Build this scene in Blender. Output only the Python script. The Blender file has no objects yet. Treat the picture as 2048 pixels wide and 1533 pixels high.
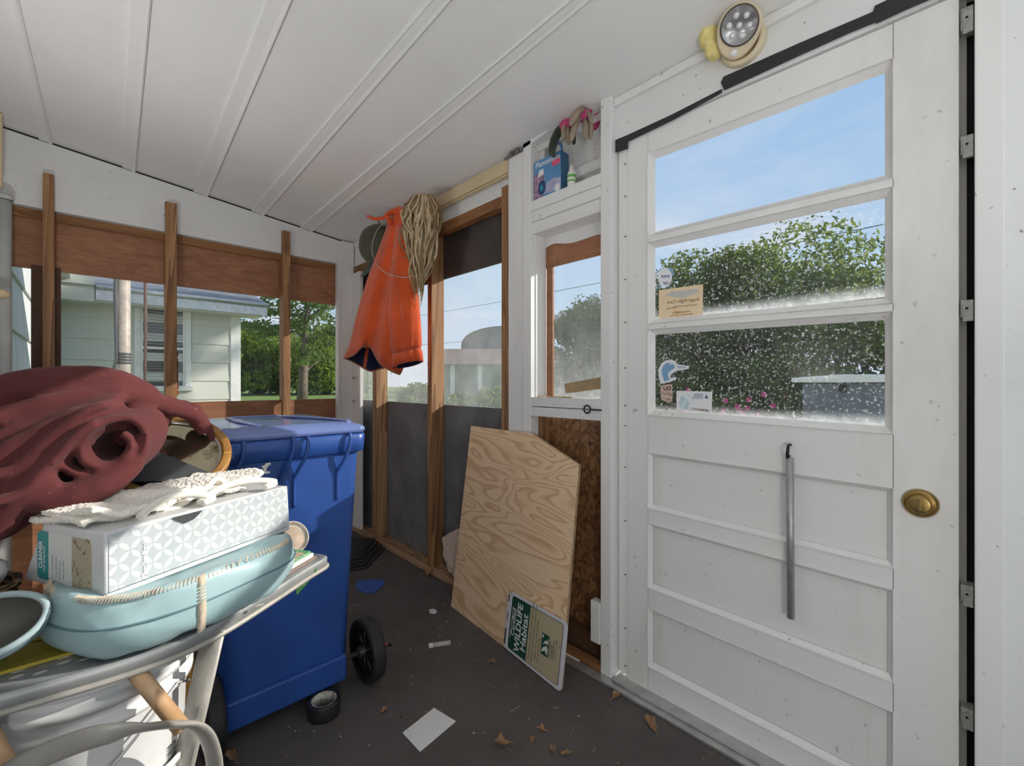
import bpy, bmesh, math, random
from mathutils import Vector, Matrix, noise as mnoise
R = random.Random(7)
SC = bpy.context.scene
COL = SC.collection
# ------------------------------------------------------------------ camera frame
CZ = 1.116; FPX = 890.0; CX0 = 1024.0; CY0 = 766.5
AZ = math.radians(43.5)
FW = Vector((math.sin(AZ), math.cos(AZ), 0)); RT = Vector((math.cos(AZ), -math.sin(AZ), 0))
CAM = Vector((0, 0, CZ))
def ray(px, py):
    return FW + RT*((px-CX0)/FPX) + Vector((0, 0, (CY0-py)/FPX))
def U(px, py, X=None, Y=None, Z=None, D=None):
    """point of the place seen in direction (px,py) on a wall plane X=, Y=, a level Z= or at depth D="""
    d = ray(px, py)
    if X is not None: t = X/d.x
    elif Y is not None: t = Y/d.y
    elif Z is not None: t = (Z-CZ)/d.z
    else: t = D
    return CAM + d*t
def UP(px, py, p0, n):
    d = ray(px, py); t = (p0-CAM).dot(n)/d.dot(n)
    return CAM + d*t
def yw(px, X): return U(px, CY0, X=X).y
def xb(px, Y): return U(px, CY0, Y=Y).x

# ------------------------------------------------------------------ mesh builder
class MB:
    def __init__(s): s.v = []; s.f = []; s.m = []; s.sm = []
    def add(s, vs, fs, mi=0, smooth=False):
        o = len(s.v); s.v += [Vector(v) for v in vs]
        for f in fs:
            s.f.append([i+o for i in f]); s.m.append(mi); s.sm.append(smooth)
        return s
    def box(s, a, b, mi=0):
        x0, y0, z0 = a; x1, y1, z1 = b
        if x0 > x1: x0, x1 = x1, x0
        if y0 > y1: y0, y1 = y1, y0
        if z0 > z1: z0, z1 = z1, z0
        vs = [(x0,y0,z0),(x1,y0,z0),(x1,y1,z0),(x0,y1,z0),(x0,y0,z1),(x1,y0,z1),(x1,y1,z1),(x0,y1,z1)]
        return s.add(vs, [(0,3,2,1),(4,5,6,7),(0,1,5,4),(1,2,6,5),(2,3,7,6),(3,0,4,7)], mi)
    def hexa(s, bot, top, mi=0):
        return s.add(list(bot)+list(top), [(0,3,2,1),(4,5,6,7),(0,1,5,4),(1,2,6,5),(2,3,7,6),(3,0,4,7)], mi)
    def prism(s, pts, dv, mi=0, mi_side=None):
        n = len(pts); dv = Vector(dv)
        vs = [Vector(p) for p in pts] + [Vector(p)+dv for p in pts]
        s.add(vs, [tuple(range(n-1,-1,-1)), tuple(range(n,2*n))], mi)
        o = len(s.v)-2*n
        for i in range(n):
            j = (i+1) % n
            s.f.append([o+i, o+j, o+n+j, o+n+i]); s.m.append(mi if mi_side is None else mi_side); s.sm.append(False)
        return s
    def tube(s, path, r, n=10, mi=0, cap=True, flat=1.0, up=None):
        path = [Vector(p) for p in path]; k = len(path)
        rs = r if isinstance(r, (list, tuple)) else [r]*k
        vs = []; pu = None
        for i, p in enumerate(path):
            t = (path[min(i+1,k-1)]-path[max(i-1,0)])
            if t.length < 1e-9: t = Vector((0,0,1))
            t.normalize()
            if up is not None: u = Vector(up)-t*Vector(up).dot(t)
            elif pu is None:
                a = Vector((0,0,1)) if abs(t.z) < .9 else Vector((1,0,0)); u = a - t*a.dot(t)
            else: u = pu - t*pu.dot(t)
            if u.length < 1e-6: u = t.orthogonal()
            u.normalize(); pu = u; w = t.cross(u)
            for j in range(n):
                a = 2*math.pi*j/n
                vs.append(p + (u*math.cos(a)*flat + w*math.sin(a))*rs[i])
        fs = []
        for i in range(k-1):
            for j in range(n):
                fs.append((i*n+j, i*n+(j+1)%n, (i+1)*n+(j+1)%n, (i+1)*n+j))
        s.add(vs, fs, mi, True)
        if cap:
            o = len(s.v)-len(vs)
            s.f.append([o+j for j in range(n-1,-1,-1)]); s.m.append(mi); s.sm.append(False)
            s.f.append([o+(k-1)*n+j for j in range(n)]); s.m.append(mi); s.sm.append(False)
        return s
    def cyl(s, a, b, r0, r1=None, n=24, mi=0): return s.tube([a, b], [r0, r0 if r1 is None else r1], n, mi)
    def lathe(s, prof, c=(0,0,0), ax=(0,0,1), n=32, mi=0, smooth=True, ref=None):
        ax = Vector(ax).normalized(); u = Vector(ref) if ref is not None else ax.orthogonal(); u = (u-ax*u.dot(ax)).normalized(); w = ax.cross(u); c = Vector(c)
        vs = []
        for (r, h) in prof:
            for j in range(n):
                a = 2*math.pi*j/n; vs.append(c + ax*h + (u*math.cos(a)+w*math.sin(a))*max(r,1e-5))
        fs = []
        for i in range(len(prof)-1):
            for j in range(n): fs.append((i*n+j, i*n+(j+1)%n, (i+1)*n+(j+1)%n, (i+1)*n+j))
        return s.add(vs, fs, mi, smooth)
    def ell(s, c, r, n=16, m=10, mi=0, rot=None):
        c = Vector(c); vs = []
        for i in range(m+1):
            th = math.pi*i/m
            for j in range(n):
                a = 2*math.pi*j/n
                p = Vector((r[0]*math.sin(th)*math.cos(a), r[1]*math.sin(th)*math.sin(a), r[2]*math.cos(th)))
                if rot is not None: p = rot @ p
                vs.append(c+p)
        fs = [(i*n+j, (i+1)*n+j, (i+1)*n+(j+1)%n, i*n+(j+1)%n) for i in range(m) for j in range(n)]
        return s.add(vs, fs, mi, True)
    def grid(s, fn, nu, nv, mi=0, smooth=True, closed_u=False):
        vs = [fn(i/nu, j/nv) for j in range(nv+1) for i in range(nu+1)]
        fs = [(j*(nu+1)+i, j*(nu+1)+i+1, (j+1)*(nu+1)+i+1, (j+1)*(nu+1)+i) for j in range(nv) for i in range(nu)]
        return s.add(vs, fs, mi, smooth)
    def build(s, name, mats, parent=None, loc=None, bevel=0, seg=2, weld=False, fix=False, thick=0, subd=0):
        me = bpy.data.meshes.new(name)
        if parent is not None: off = Vector(parent['_w']) if '_w' in parent else Vector(parent.location)
        else: off = Vector(loc) if loc is not None else Vector((0,0,0))
        me.from_pydata([tuple(v-off) for v in s.v], [], s.f)
        if not isinstance(mats, (list, tuple)): mats = [mats]
        for m in mats: me.materials.append(m)
        for p, mi, sm in zip(me.polygons, s.m, s.sm): p.material_index = mi; p.use_smooth = sm
        if weld or fix:
            bm = bmesh.new(); bm.from_mesh(me)
            if weld: bmesh.ops.remove_doubles(bm, verts=bm.verts, dist=1e-4)
            bmesh.ops.recalc_face_normals(bm, faces=bm.faces)
            bm.to_mesh(me); bm.free()
        me.update()
        o = bpy.data.objects.new(name, me); COL.objects.link(o)
        if parent is not None:
            o.parent = parent
            par_off = Vector((0,0,0)) if '_w' not in parent else Vector((0,0,0))
        else: o.location = off
        if bevel:
            b = o.modifiers.new('bevel', 'BEVEL'); b.width = bevel; b.segments = seg; b.limit_method = 'ANGLE'; b.angle_limit = math.radians(40); b.harden_normals = False
        if thick:
            b = o.modifiers.new('thick', 'SOLIDIFY'); b.thickness = thick; b.offset = 0
        if subd:
            b = o.modifiers.new('sub', 'SUBSURF'); b.levels = subd; b.render_levels = subd
        return o
# children keep verts relative to the thing's empty; sub-parts keep the same frame (child at zero offset)
def thing(name, label, cat, loc, group=None):
    o = bpy.data.objects.new(name, None); COL.objects.link(o); o.location = loc; o.empty_display_size = .05
    o['_w'] = tuple(loc); o['label'] = label; o['category'] = cat
    if group: o['group'] = group
    return o
def part(mb, name, mats, parent, **k):
    o = mb.build(name, mats, parent, **k)
    o['_w'] = tuple(parent['_w'])
    return o
def solo(mb, name, mats, label, cat, loc, group=None, **k):
    o = mb.build(name, mats, None, loc=loc, **k); o['_w'] = tuple(loc)
    o['label'] = label; o['category'] = cat
    if group: o['group'] = group
    return o
def struct(mb, name, mats, parent=None, **k):
    o = mb.build(name, mats, parent, **k)
    if parent is None: o['kind'] = 'structure'; o['_w'] = (0.0,0.0,0.0)
    else: o['_w'] = tuple(parent['_w'])
    return o
def text(body, o, xdir, ydir, size, mat, parent, name='lettering', depth=.0004, align='LEFT', bold=0, sx=1.0, mirror=False, spacing=1.0):
    """lettering as a mesh: o = baseline start, xdir reading direction, ydir up"""
    cu = bpy.data.curves.new('txt', 'FONT'); cu.body = body; cu.size = size; cu.align_x = align; cu.extrude = depth/2
    cu.offset = bold*size; cu.space_character = spacing; cu.resolution_u = 3
    ob = bpy.data.objects.new('txt', cu); COL.objects.link(ob)
    dg = bpy.context.evaluated_depsgraph_get(); dg.update()
    me = bpy.data.meshes.new_from_object(ob.evaluated_get(dg))
    bpy.data.objects.remove(ob); bpy.data.curves.remove(cu)
    xd = Vector(xdir).normalized(); yd = Vector(ydir).normalized(); zd = xd.cross(yd)
    off = Vector(parent['_w'])
    for v in me.vertices:
        x, y, z = v.co; v.co = Vector(o) + xd*x*sx + yd*y + zd*z - off
    me.materials.clear(); me.materials.append(mat); me.update()
    r = bpy.data.objects.new(name, me); COL.objects.link(r); r.parent = parent; r['_w'] = tuple(off)
    return r

# ------------------------------------------------------------------ materials
def newmat(name):
    m = bpy.data.materials.new(name); m.use_nodes = True; nt = m.node_tree; nt.nodes.clear()
    out = nt.nodes.new('ShaderNodeOutputMaterial'); b = nt.nodes.new('ShaderNodeBsdfPrincipled')
    nt.links.new(b.outputs[0], out.inputs[0])
    return m, nt, b, out
def N(nt, t, **kw):
    n = nt.nodes.new('ShaderNode'+t)
    for k, v in kw.items():
        if k.startswith('i_'): n.inputs[k[2:]].default_value = v
        else: setattr(n, k, v)
    return n
def coords(nt, scale=(1,1,1), rot=(0,0,0), kind='Object'):
    tc = N(nt, 'TexCoord'); mp = N(nt, 'Mapping'); nt.links.new(tc.outputs[kind], mp.inputs['Vector'])
    mp.inputs['Scale'].default_value = scale; mp.inputs['Rotation'].default_value = rot
    return mp.outputs[0]
def ramp(nt, fac, stops, interp='LINEAR'):
    r = N(nt, 'ValToRGB'); r.color_ramp.interpolation = interp
    e = r.color_ramp.elements
    while len(e) < len(stops): e.new(.5)
    for x, (p, c) in zip(e, stops): x.position = p; x.color = (*c, 1) if len(c) == 3 else c
    nt.links.new(fac, r.inputs[0]); return r.outputs[0]
def noise(nt, vec, scale, detail=4, rough=.55, dist=0):
    n = N(nt, 'TexNoise'); nt.links.new(vec, n.inputs['Vector'])
    n.inputs['Scale'].default_value = scale; n.inputs['Detail'].default_value = detail
    n.inputs['Roughness'].default_value = rough; n.inputs['Distortion'].default_value = dist
    return n.outputs['Fac']
def mixc(nt, fac, a, b, mode='MIX'):
    m = N(nt, 'Mix', data_type='RGBA', blend_type=mode)
    for s, v in ((0, fac), (6, a), (7, b)):
        if hasattr(v, 'is_output') or isinstance(v, bpy.types.NodeSocket): nt.links.new(v, m.inputs[s])
        elif s == 0: m.inputs[0].default_value = v
        else: m.inputs[s].default_value = (*v, 1)
    return m.outputs[2]
def math_(nt, op, a, b=None, c=None):
    m = N(nt, 'Math', operation=op)
    for i, v in enumerate((a, b, c)):
        if v is None: continue
        if isinstance(v, bpy.types.NodeSocket): nt.links.new(v, m.inputs[i])
        else: m.inputs[i].default_value = v
    return m.outputs[0]
def bump(nt, b, h, strength=.3, dist=.002):
    n = N(nt, 'Bump'); n.inputs['Strength'].default_value = strength; n.inputs['Distance'].default_value = dist
    nt.links.new(h, n.inputs['Height']); nt.links.new(n.outputs[0], b.inputs['Normal'])
def plain(name, col, rough=.5, metal=0, var=.12, vscale=9, bmp=0, bscale=60, spec=.5, sheen=0, trans=0, alpha=1):
    m, nt, b, out = newmat(name)
    v = coords(nt)
    f = noise(nt, v, vscale, 5)
    c = ramp(nt, f, [(.25, tuple(x*(1-var) for x in col)), (.75, tuple(min(1,x*(1+var)) for x in col))])
    nt.links.new(c, b.inputs['Base Color'])
    b.inputs['Roughness'].default_value = rough; b.inputs['Metallic'].default_value = metal
    b.inputs['Specular IOR Level'].default_value = spec
    if sheen: b.inputs['Sheen Weight'].default_value = sheen
    if trans: b.inputs['Transmission Weight'].default_value = trans
    if alpha < 1: b.inputs['Alpha'].default_value = alpha
    if bmp: bump(nt, b, noise(nt, v, bscale, 6), bmp)
    return m
def paint(name, col, dirt=(.45,.42,.38), amt=.35, speck=.5, rough=.5, sscale=45, streak=(1,1,1), bmp=.12):
    """painted wood: broad grime, small dark specks, brush relief"""
    m, nt, b, out = newmat(name)
    v = coords(nt); vs = coords(nt, streak)
    f = noise(nt, vs, 3.2, 7, .68)
    d = ramp(nt, f, [(.50, (0,0,0)), (.80, (amt,)*3)])
    c = mixc(nt, d, col, dirt)
    f2 = noise(nt, v, sscale, 2, .5)
    sp = ramp(nt, f2, [(.70, (0,0,0)), (.76, (speck,)*3)])
    c = mixc(nt, sp, c, (.16,.14,.12))
    nt.links.new(c, b.inputs['Base Color']); b.inputs['Roughness'].default_value = rough
    bump(nt, b, noise(nt, vs, 30, 5), bmp, .003)
    return m
def wood(name, c0, c1, axis='Z', scale=1.0, rough=.65, ring=6.0):
    m, nt, b, out = newmat(name)
    st = {'X': (.06,1,1), 'Y': (1,.06,1), 'Z': (1,1,.06)}[axis]
    v = coords(nt, st)
    f = noise(nt, v, 22*scale, 6, .6, .6)
    f2 = noise(nt, v, ring*scale, 3, .5, 1.2)
    s = math_(nt, 'FRACT', math_(nt, 'MULTIPLY', f2, 7.0))
    g = mixc(nt, .45, f, s)
    mid = tuple((a+d)/2 for a, d in zip(c0, c1))
    c = ramp(nt, g, [(.25, c0), (.5, mid), (.78, c1)])
    k = noise(nt, coords(nt, (1,1,.5)), 5, 3)
    c = mixc(nt, ramp(nt, k, [(.66,(0,0,0)),(.74,(.5,.5,.5))]), c, tuple(x*.5 for x in c0))
    nt.links.new(c, b.inputs['Base Color']); b.inputs['Roughness'].default_value = rough
    bump(nt, b, g, .18, .002)
    return m
def flat_(name, col, rough=.6, metal=0, spec=.5):
    return plain(name, col, rough, metal, .04, 14, spec=spec)
# ------------------------------------------------------------------ shared materials
M = {}
M['ceil'] = paint('ceiling_paint', (.80,.80,.795), (.60,.58,.55), .22, .05, .6, 60, bmp=.35)
M['white'] = paint('white_paint', (.80,.80,.79), (.56,.54,.50), .32, .55, .45, 42)
M['whitegrain'] = paint('white_paint_grain', (.79,.79,.785), (.50,.47,.42), .40, .5, .45, 50, streak=(1,1,.12), bmp=.2)
M['whitegrainy'] = paint('white_paint_rail', (.79,.79,.785), (.50,.47,.42), .42, .5, .45, 50, streak=(1,.12,1), bmp=.2)
M['beam'] = paint('beam_paint', (.76,.77,.765), (.52,.50,.47), .30, .75, .5, 55)
M['door'] = paint('door_paint', (.80,.80,.795), (.55,.50,.42), .50, .45, .4, 34, streak=(1,1,.35), bmp=.14)
M['doorpanel'] = paint('door_panel_paint', (.79,.79,.785), (.50,.45,.37), .62, .35, .4, 40, streak=(1,1,.1), bmp=.25)
M['beige'] = flat_('aged_strip', (.60,.575,.53), .5)
M['stud'] = wood('stud_wood', (.17,.075,.028), (.44,.235,.105), 'Z')
M['studl'] = wood('stud_wood_pale', (.22,.115,.05), (.46,.28,.14), 'Z')
M['sill'] = wood('sill_wood', (.26,.15,.075), (.50,.34,.20), 'Y')
M['railw'] = wood('rail_wood', (.16,.065,.022), (.36,.17,.065), 'Y')
M['railx'] = wood('rail_wood_across', (.18,.075,.025), (.38,.18,.065), 'X')
M['yellow'] = paint('cream_board', (.66,.53,.34), (.42,.28,.14), .5, .8, .6, 40)
M['dark'] = flat_('dark_gap', (.02,.018,.017), .9)
M['tape'] = plain('black_tape', (.022,.022,.024), .38, 0, .3, 30, .2, 90)
M['steel'] = plain('galvanised_steel', (.42,.44,.43), .38, .9, .25, 30)
M['alu'] = plain('worn_aluminium', (.55,.55,.54), .38, .75, .2, 18)
M['screw'] = flat_('screw_dark', (.06,.055,.05), .4, .6)
def lauan():
    m, nt, b, o = newmat('reddish_plywood')
    f = noise(nt, coords(nt, (1,1,3.2)), 7, 8, .62, 1.1)
    g = noise(nt, coords(nt, (.5,.5,12)), 16, 4, .6, .4)
    c = ramp(nt, mixc(nt, .35, f, g), [(.3,(.19,.078,.038)),(.5,(.33,.145,.072)),(.72,(.46,.23,.12))])
    nt.links.new(c, b.inputs['Base Color']); b.inputs['Roughness'].default_value = .6
    bump(nt, b, g, .1); return m
M['lauan'] = lauan()
M['lauand'] = plain('dark_plywood_edge', (.10,.048,.026), .7, 0, .25, 14)
def board(name, col, q):
    m, nt, b, o = newmat(name)
    v = coords(nt); f = noise(nt, v, 5, 6, .6)
    c = ramp(nt, f, [(.3, tuple(x*.72 for x in col)), (.7, tuple(x*1.3 for x in col))])
    nt.links.new(c, b.inputs['Base Color']); b.inputs['Roughness'].default_value = .62
    vo = N(nt, 'TexVoronoi'); nt.links.new(v, vo.inputs['Vector']); vo.inputs['Scale'].default_value = 26
    bump(nt, b, vo.outputs['Distance'], q, .004); return m
M['bdark'] = board('dark_insulation_board', (.075,.063,.058), .1)
M['bgrey'] = board('grey_bubble_board', (.150,.154,.166), .45)
def osb():
    m, nt, b, o = newmat('strand_board')
    v = coords(nt, (1,1.6,1.0), (.5,.2,.3))
    vo = N(nt, 'TexVoronoi'); nt.links.new(v, vo.inputs['Vector']); vo.inputs['Scale'].default_value = 55
    f = noise(nt, coords(nt), 9, 6, .7, .5)
    k = mixc(nt, .5, vo.outputs['Color'], f)
    c = ramp(nt, k, [(.25,(.075,.033,.013)),(.5,(.20,.095,.038)),(.75,(.34,.18,.078))])
    nt.links.new(c, b.inputs['Base Color']); b.inputs['Roughness'].default_value = .6
    bump(nt, b, vo.outputs['Distance'], .3, .003); return m
M['osb'] = osb()
def floor_mat():
    m, nt, b, o = newmat('floor_carpet')
    v = coords(nt)
    f = noise(nt, v, 3.5, 7, .62); f2 = noise(nt, v, 260, 3, .6)
    c = ramp(nt, mixc(nt, .45, f, f2), [(.28,(.060,.051,.049)),(.55,(.108,.094,.089)),(.8,(.175,.153,.142))])
    sp = ramp(nt, noise(nt, v, 120, 2, .4), [(.735,(0,0,0)),(.76,(.8,.8,.8))])
    c = mixc(nt, sp, c, (.28,.24,.20))
    nt.links.new(c, b.inputs['Base Color']); b.inputs['Roughness'].default_value = .9
    bump(nt, b, f2, .6, .004); return m
M['floor'] = floor_mat()
def glass(name, haze, ior, hz=(.80,.82,.84), bottom=None, speck=.0, warm=0):
    """clear pane: transparent with a little gloss, dust as a thin white scattering coat, heavier where dirt has settled"""
    m = bpy.data.materials.new(name); m.use_nodes = True; nt = m.node_tree; nt.nodes.clear()
    out = N(nt, 'OutputMaterial'); tr = N(nt, 'BsdfTransparent'); gl = N(nt, 'BsdfGlossy'); gl.inputs['Roughness'].default_value = .03
    df = N(nt, 'BsdfDiffuse'); df.inputs['Color'].default_value = (*hz, 1); tl = N(nt, 'BsdfTranslucent'); tl.inputs['Color'].default_value = (*hz, 1)
    dm = N(nt, 'MixShader'); dm.inputs[0].default_value = .6; nt.links.new(df.outputs[0], dm.inputs[1]); nt.links.new(tl.outputs[0], dm.inputs[2])
    g = N(nt, 'MixShader'); lw = N(nt, 'Fresnel'); lw.inputs[0].default_value = ior or 1.25
    nt.links.new(lw.outputs[0], g.inputs[0]); nt.links.new(tr.outputs[0], g.inputs[1]); nt.links.new(gl.outputs[0], g.inputs[2])
    v = coords(nt)
    f = noise(nt, v, 4.5, 6, .65)
    k = ramp(nt, f, [(.35,(haze*.6,)*3),(.75,(haze*1.5,)*3)])
    s = ramp(nt, noise(nt, v, 125, 2, .6), [(.60,(0,0,0)),(.68,(1,1,1))])
    k = math_(nt, 'ADD', k, math_(nt, 'MULTIPLY', s, speck))
    if bottom:
        for (z0, z1, amt, inv) in bottom:      # dust bank along a sill: z0 = where it is thickest
            sx = N(nt, 'SeparateXYZ'); nt.links.new(v, sx.inputs[0])
            mr = N(nt, 'MapRange'); nt.links.new(sx.outputs['Z'], mr.inputs['Value'])
            mr.inputs['From Min'].default_value = z1; mr.inputs['From Max'].default_value = z0
            p = math_(nt, 'POWER', math_(nt, 'MULTIPLY', mr.outputs[0], math_(nt, 'ADD', noise(nt, v, 40, 5, .7), .35)), 2.0)
            if inv is not None:
                gt = math_(nt, 'GREATER_THAN', sx.outputs['Z'], inv); p = math_(nt, 'MULTIPLY', p, gt)
            k = math_(nt, 'ADD', k, math_(nt, 'MULTIPLY', p, amt))
    k = math_(nt, 'MINIMUM', math_(nt, 'MAXIMUM', k, 0.0), .95)
    mx = N(nt, 'MixShader'); nt.links.new(k, mx.inputs[0]); nt.links.new(g.outputs[0], mx.inputs[1]); nt.links.new(dm.outputs[0], mx.inputs[2])
    nt.links.new(mx.outputs[0], out.inputs[0]); return m
M['pane'] = glass('clear_pane', .02, 0)
M['plastic'] = glass('hazy_plastic_sheet', .15, 1.10, speck=.03)
M['sidepane'] = glass('dusty_sidelight_pane', .07, 0, speck=.10, bottom=[(1.05,1.40,.30,None)])
M['doortop'] = glass('door_pane_clear', .006, 0)
M['doorlow'] = glass('door_pane_dusty', .012, 0, speck=.30, bottom=[(1.340,1.378,.62,1.335),(1.01,1.045,.62,None)])

# ------------------------------------------------------------------ room shell
YB = 3.31; XS = 1.44; XO = 1.53; XL = -.31; Z0 = 2.185; SL = .113
def zc(x): return Z0 + (XS-x)*SL
PCE = Vector((XS, 0, Z0)); NCE = Vector((SL, 0, 1)).normalized()
YN = -1.25
struct(MB().box((XL-.05, YN, -.06), (XO+.02, 3.42, 0)), 'floor', M['floor'])
mb = MB()
mb.hexa([(XL-.1,YN-.2,zc(XL-.1)),(1.78,YN-.2,zc(1.78)),(1.78,3.46,zc(1.78)),(XL-.1,3.46,zc(XL-.1))],
        [(XL-.1,YN-.2,zc(XL-.1)+.05),(1.78,YN-.2,zc(1.78)+.05),(1.78,3.46,zc(1.78)+.05),(XL-.1,3.46,zc(XL-.1)+.05)])
struct(mb, 'ceiling', M['ceil'])
bat = [((77,105),(2.5,38)), ((245,272),(263,303)), ((388,418),(535,582)), ((505,531),(860,897)), ((603,628),(1137,1172))]
for i, ((a, b_), (c, d)) in enumerate(bat):
    e = []
    for pf, pn in ((a, c), (b_, d)):
        xf = xb(pf, YB-.03); pnr = UP(pn, 0, PCE, NCE)
        t = (YN-pnr.y)/((YB-.03)-pnr.y); e.append((xf, pnr.x + (xf-pnr.x)*t))
    (xlf, xln), (xrf, xrn) = e
    yf = YB-.005
    lo = [(xln,YN,zc(xln)-.012),(xrn,YN,zc(xrn)-.012),(xrf,yf,zc(xrf)-.012),(xlf,yf,zc(xlf)-.012)]
    hi = [(xln,YN,zc(xln)+.002),(xrn,YN,zc(xrn)+.002),(xrf,yf,zc(xrf)+.002),(xlf,yf,zc(xlf)+.002)]
    w = (xrf-xlf)
    mb = MB().hexa(lo, hi)
    # raised centre bead of the batten
    q = .68
    lo2 = [(xln+(xrn-xln)*q,YN,zc(xln)-.017),(xrn-.004,YN,zc(xrn)-.017),(xrf-.004,yf,zc(xrf)-.017),(xlf+w*q,yf,zc(xlf)-.017)]
    hi2 = [(x,y,z+.008) for x,y,z in lo2]
    mb.hexa(lo2, hi2)
    struct(mb, 'trim_%d' % (i+1), M['ceil'], bevel=.002)
# back wall : white beam, reddish plywood above and below a wide pane
zbm = 2.01; zlow = U(400, 578, Y=3.37).z; zs = .998
xp0, xp1 = xb(62, 3.37), xb(122, 3.37); xr = xb(683, YB-.04)
mb = MB()
mb.prism([(XL-.02,YB,zbm),(1.56,YB,zbm),(1.56,YB,zc(1.56)-.012),(XL-.02,YB,zc(XL-.02)-.012)], (0,.09,0), 0)
mb.prism([(XL-.02,YB+.01,zc(XL)-.02),(1.56,YB+.01,zc(1.56)-.02),(1.56,YB+.01,zc(1.56)+.01),(XL-.02,YB+.01,zc(XL)+.01)], (0,.05,0), 2)
mb.box((XL-.02,3.37,zlow),(1.56,3.382,zbm+.02), 1)
mb.box((XL-.02,3.355,0),(1.56,3.375,zs), 1)
mb.box((xp0,3.366,zs-.02),(xp1,3.376,zlow+.02), 3)
struct(mb, 'wall_back', [M['beam'], M['lauan'], M['dark'], M['lauand']])
struct(MB().box((XL+.01,3.352,zbm-.045),(xr,3.369,zbm-.001)), 'trim_6', M['railx'], bevel=.002)
struct(MB().box((XL-.02,3.378,zs-.02),(1.56,3.381,zlow+.02)), 'window_1', M['pane'])
# upright studs of the back wall
n = 7
for (a, b_, yt, mm) in ((85,108,347,'stud'), (331,354,405,'stud'), (566,581,462,'stud')):
    x0, x1 = xb(a, 3.27), xb(b_, 3.27); zt = U((a+b_)/2, yt, Y=3.27).z
    mb = MB().box((x0,3.27,0),(x1,YB-.001,zt))
    mb.box((x0,YB-.002,zs+.0),(x1,3.352,zbm-.046))
    mb.cyl((x0+(x1-x0)*.45,3.271,zt-.05),(x0+(x1-x0)*.45,3.267,zt-.05),.005,n=8,mi=1)
    struct(mb, 'trim_%d' % n, [M[mm], M['steel']], bevel=.002); n += 1
# corner post
struct(MB().box((xr,3.27,0),(1.452,3.37,zc(1.40)-.014)), 'trim_10', M['whitegrain'], bevel=.003)
struct(MB().box((xr-.022,YB-.03,0),(xr-.001,YB+.02,zbm-.002)), 'trim_11', M['whitegrain'], bevel=.002)
n = 12
# ---- right-hand wall (beyond the door) : studs, white header, boards
yA0, yA1 = yw(752, XS), yw(745, XS); yB0, yB1 = yw(863, XS), yw(855, XS)
mb = MB()
mb.box((1.46,1.417,2.0),(1.56,3.42,zc(1.5)-.002), 0); mb.box((1.532,.95,2.0),(1.56,1.416,zc(1.5)-.002), 0)                 # white header
mb.box((XO,1.40,U(950,540,X=XO).z),(XO+.012,3.40,2.03), 1)         # dark upper board
mb.box((XO,1.40,0),(XO+.012,3.40,.986), 2)                          # grey lower board
struct(mb, 'wall_right', [M['beam'], M['bdark'], M['bgrey']])
struct(MB().box((1.455,.95,zc(1.455)-.030),(1.478,3.30,zc(1.46)-.001)), 'trim_12', M['white'], bevel=.004)
struct(MB().box((XO+.003,1.40,.95),(XO+.006,3.38,1.80)), 'window_2', M['plastic'])
struct(MB().box((XS,1.36,0),(XO-.002,3.28,.038)), 'trim_13', M['sill'], bevel=.004)
struct(MB().box((XS,yA0,.038),(XO-.002,yA1,2.0)), 'trim_14', M['studl'], bevel=.003)
struct(MB().box((XS,yB0,.038),(XO-.002,yB1,2.05)), 'trim_15', M['stud'], bevel=.003)
struct(MB().box((XS,1.527,.038),(XO-.002,1.592,2.06)), 'trim_16', M['stud'], bevel=.003)
struct(MB().box((1.452,1.594,1.972),(1.50,yB0-.002,2.026)), 'trim_17', M['railw'], bevel=.002)
struct(MB().box((1.455,yA1+.002,1.95),(1.50,3.268,2.0)), 'trim_18', M['railw'], bevel=.012, seg=3)
struct(MB().box((1.452,yB1+.002,1.972),(1.50,yA0-.002,2.0)), 'trim_19', M['railw'], bevel=.002)
# lit white board beside the corner post
struct(MB().box((XS-.004,yw(721,XS),.04),(XS+.02,3.266,1.94)), 'trim_20', M['whitegrain'], bevel=.002)
# cream board under the ceiling, splintered lower lip
mb = MB().box((1.425,1.53,2.108),(1.452,2.40,2.172)).box((1.43,1.53,2.098),(1.448,2.40,2.106))
struct(mb, 'trim_21', M['yellow'], bevel=.002)
# big white post left of the sidelight, with scraps of roofing at its head
mb = MB().box((1.42,1.417,0),(XO,1.522,2.165))
struct(mb, 'trim_22', M['whitegrain'], bevel=.003)
mb = MB()
for k in range(26):
    y = R.uniform(1.41,1.53); z = 2.172+R.uniform(-.008,.010); s = R.uniform(.006,.014)
    mb.ell((R.uniform(1.405,1.425), y, z), (s*.6,s,s*.5), 7, 5, 0)
struct(mb, 'trim_23', plain('grey_roof_scrap', (.18,.17,.165), .9, 0, .6, 120, .5, 200))
# ---- sidelight with a shelf niche over it
yL0, yL1, yR0, yR1 = 1.366, 1.415, .997, .949
XF = 1.41
struct(MB().box((XF,yL0,0),(XF+.05,yL1,2.19)), 'trim_24', M['whitegrain'], bevel=.002)
mb = MB().box((XF,yR1,.012),(XF+.085,yR0,2.262))
struct(mb, 'trim_25', M['whitegrain'], bevel=.003)
mb = MB().box((XF,yR0,1.872),(XF+.12,yL0,1.917)).box((XF+.001,yR0,1.826),(XF+.12,yL0,1.870))
mb.box((XF+.012,yR0,1.775),(XF+.12,yL0,1.826))
struct(mb, 'trim_26', M['whitegrainy'], bevel=.003)
mb = MB().hexa([(XF,yR0,2.225),(XF+.02,yR0,2.225),(XF+.02,yL1,2.165),(XF,yL1,2.165)], [(XF,yR0,2.258),(XF+.02,yR0,2.258),(XF+.02,yL1,2.193),(XF,yL1,2.193)])
struct(mb, 'trim_27', M['whitegrainy'], bevel=.002)
mb = MB()                                                            # niche back, cheeks and ledge
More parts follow.
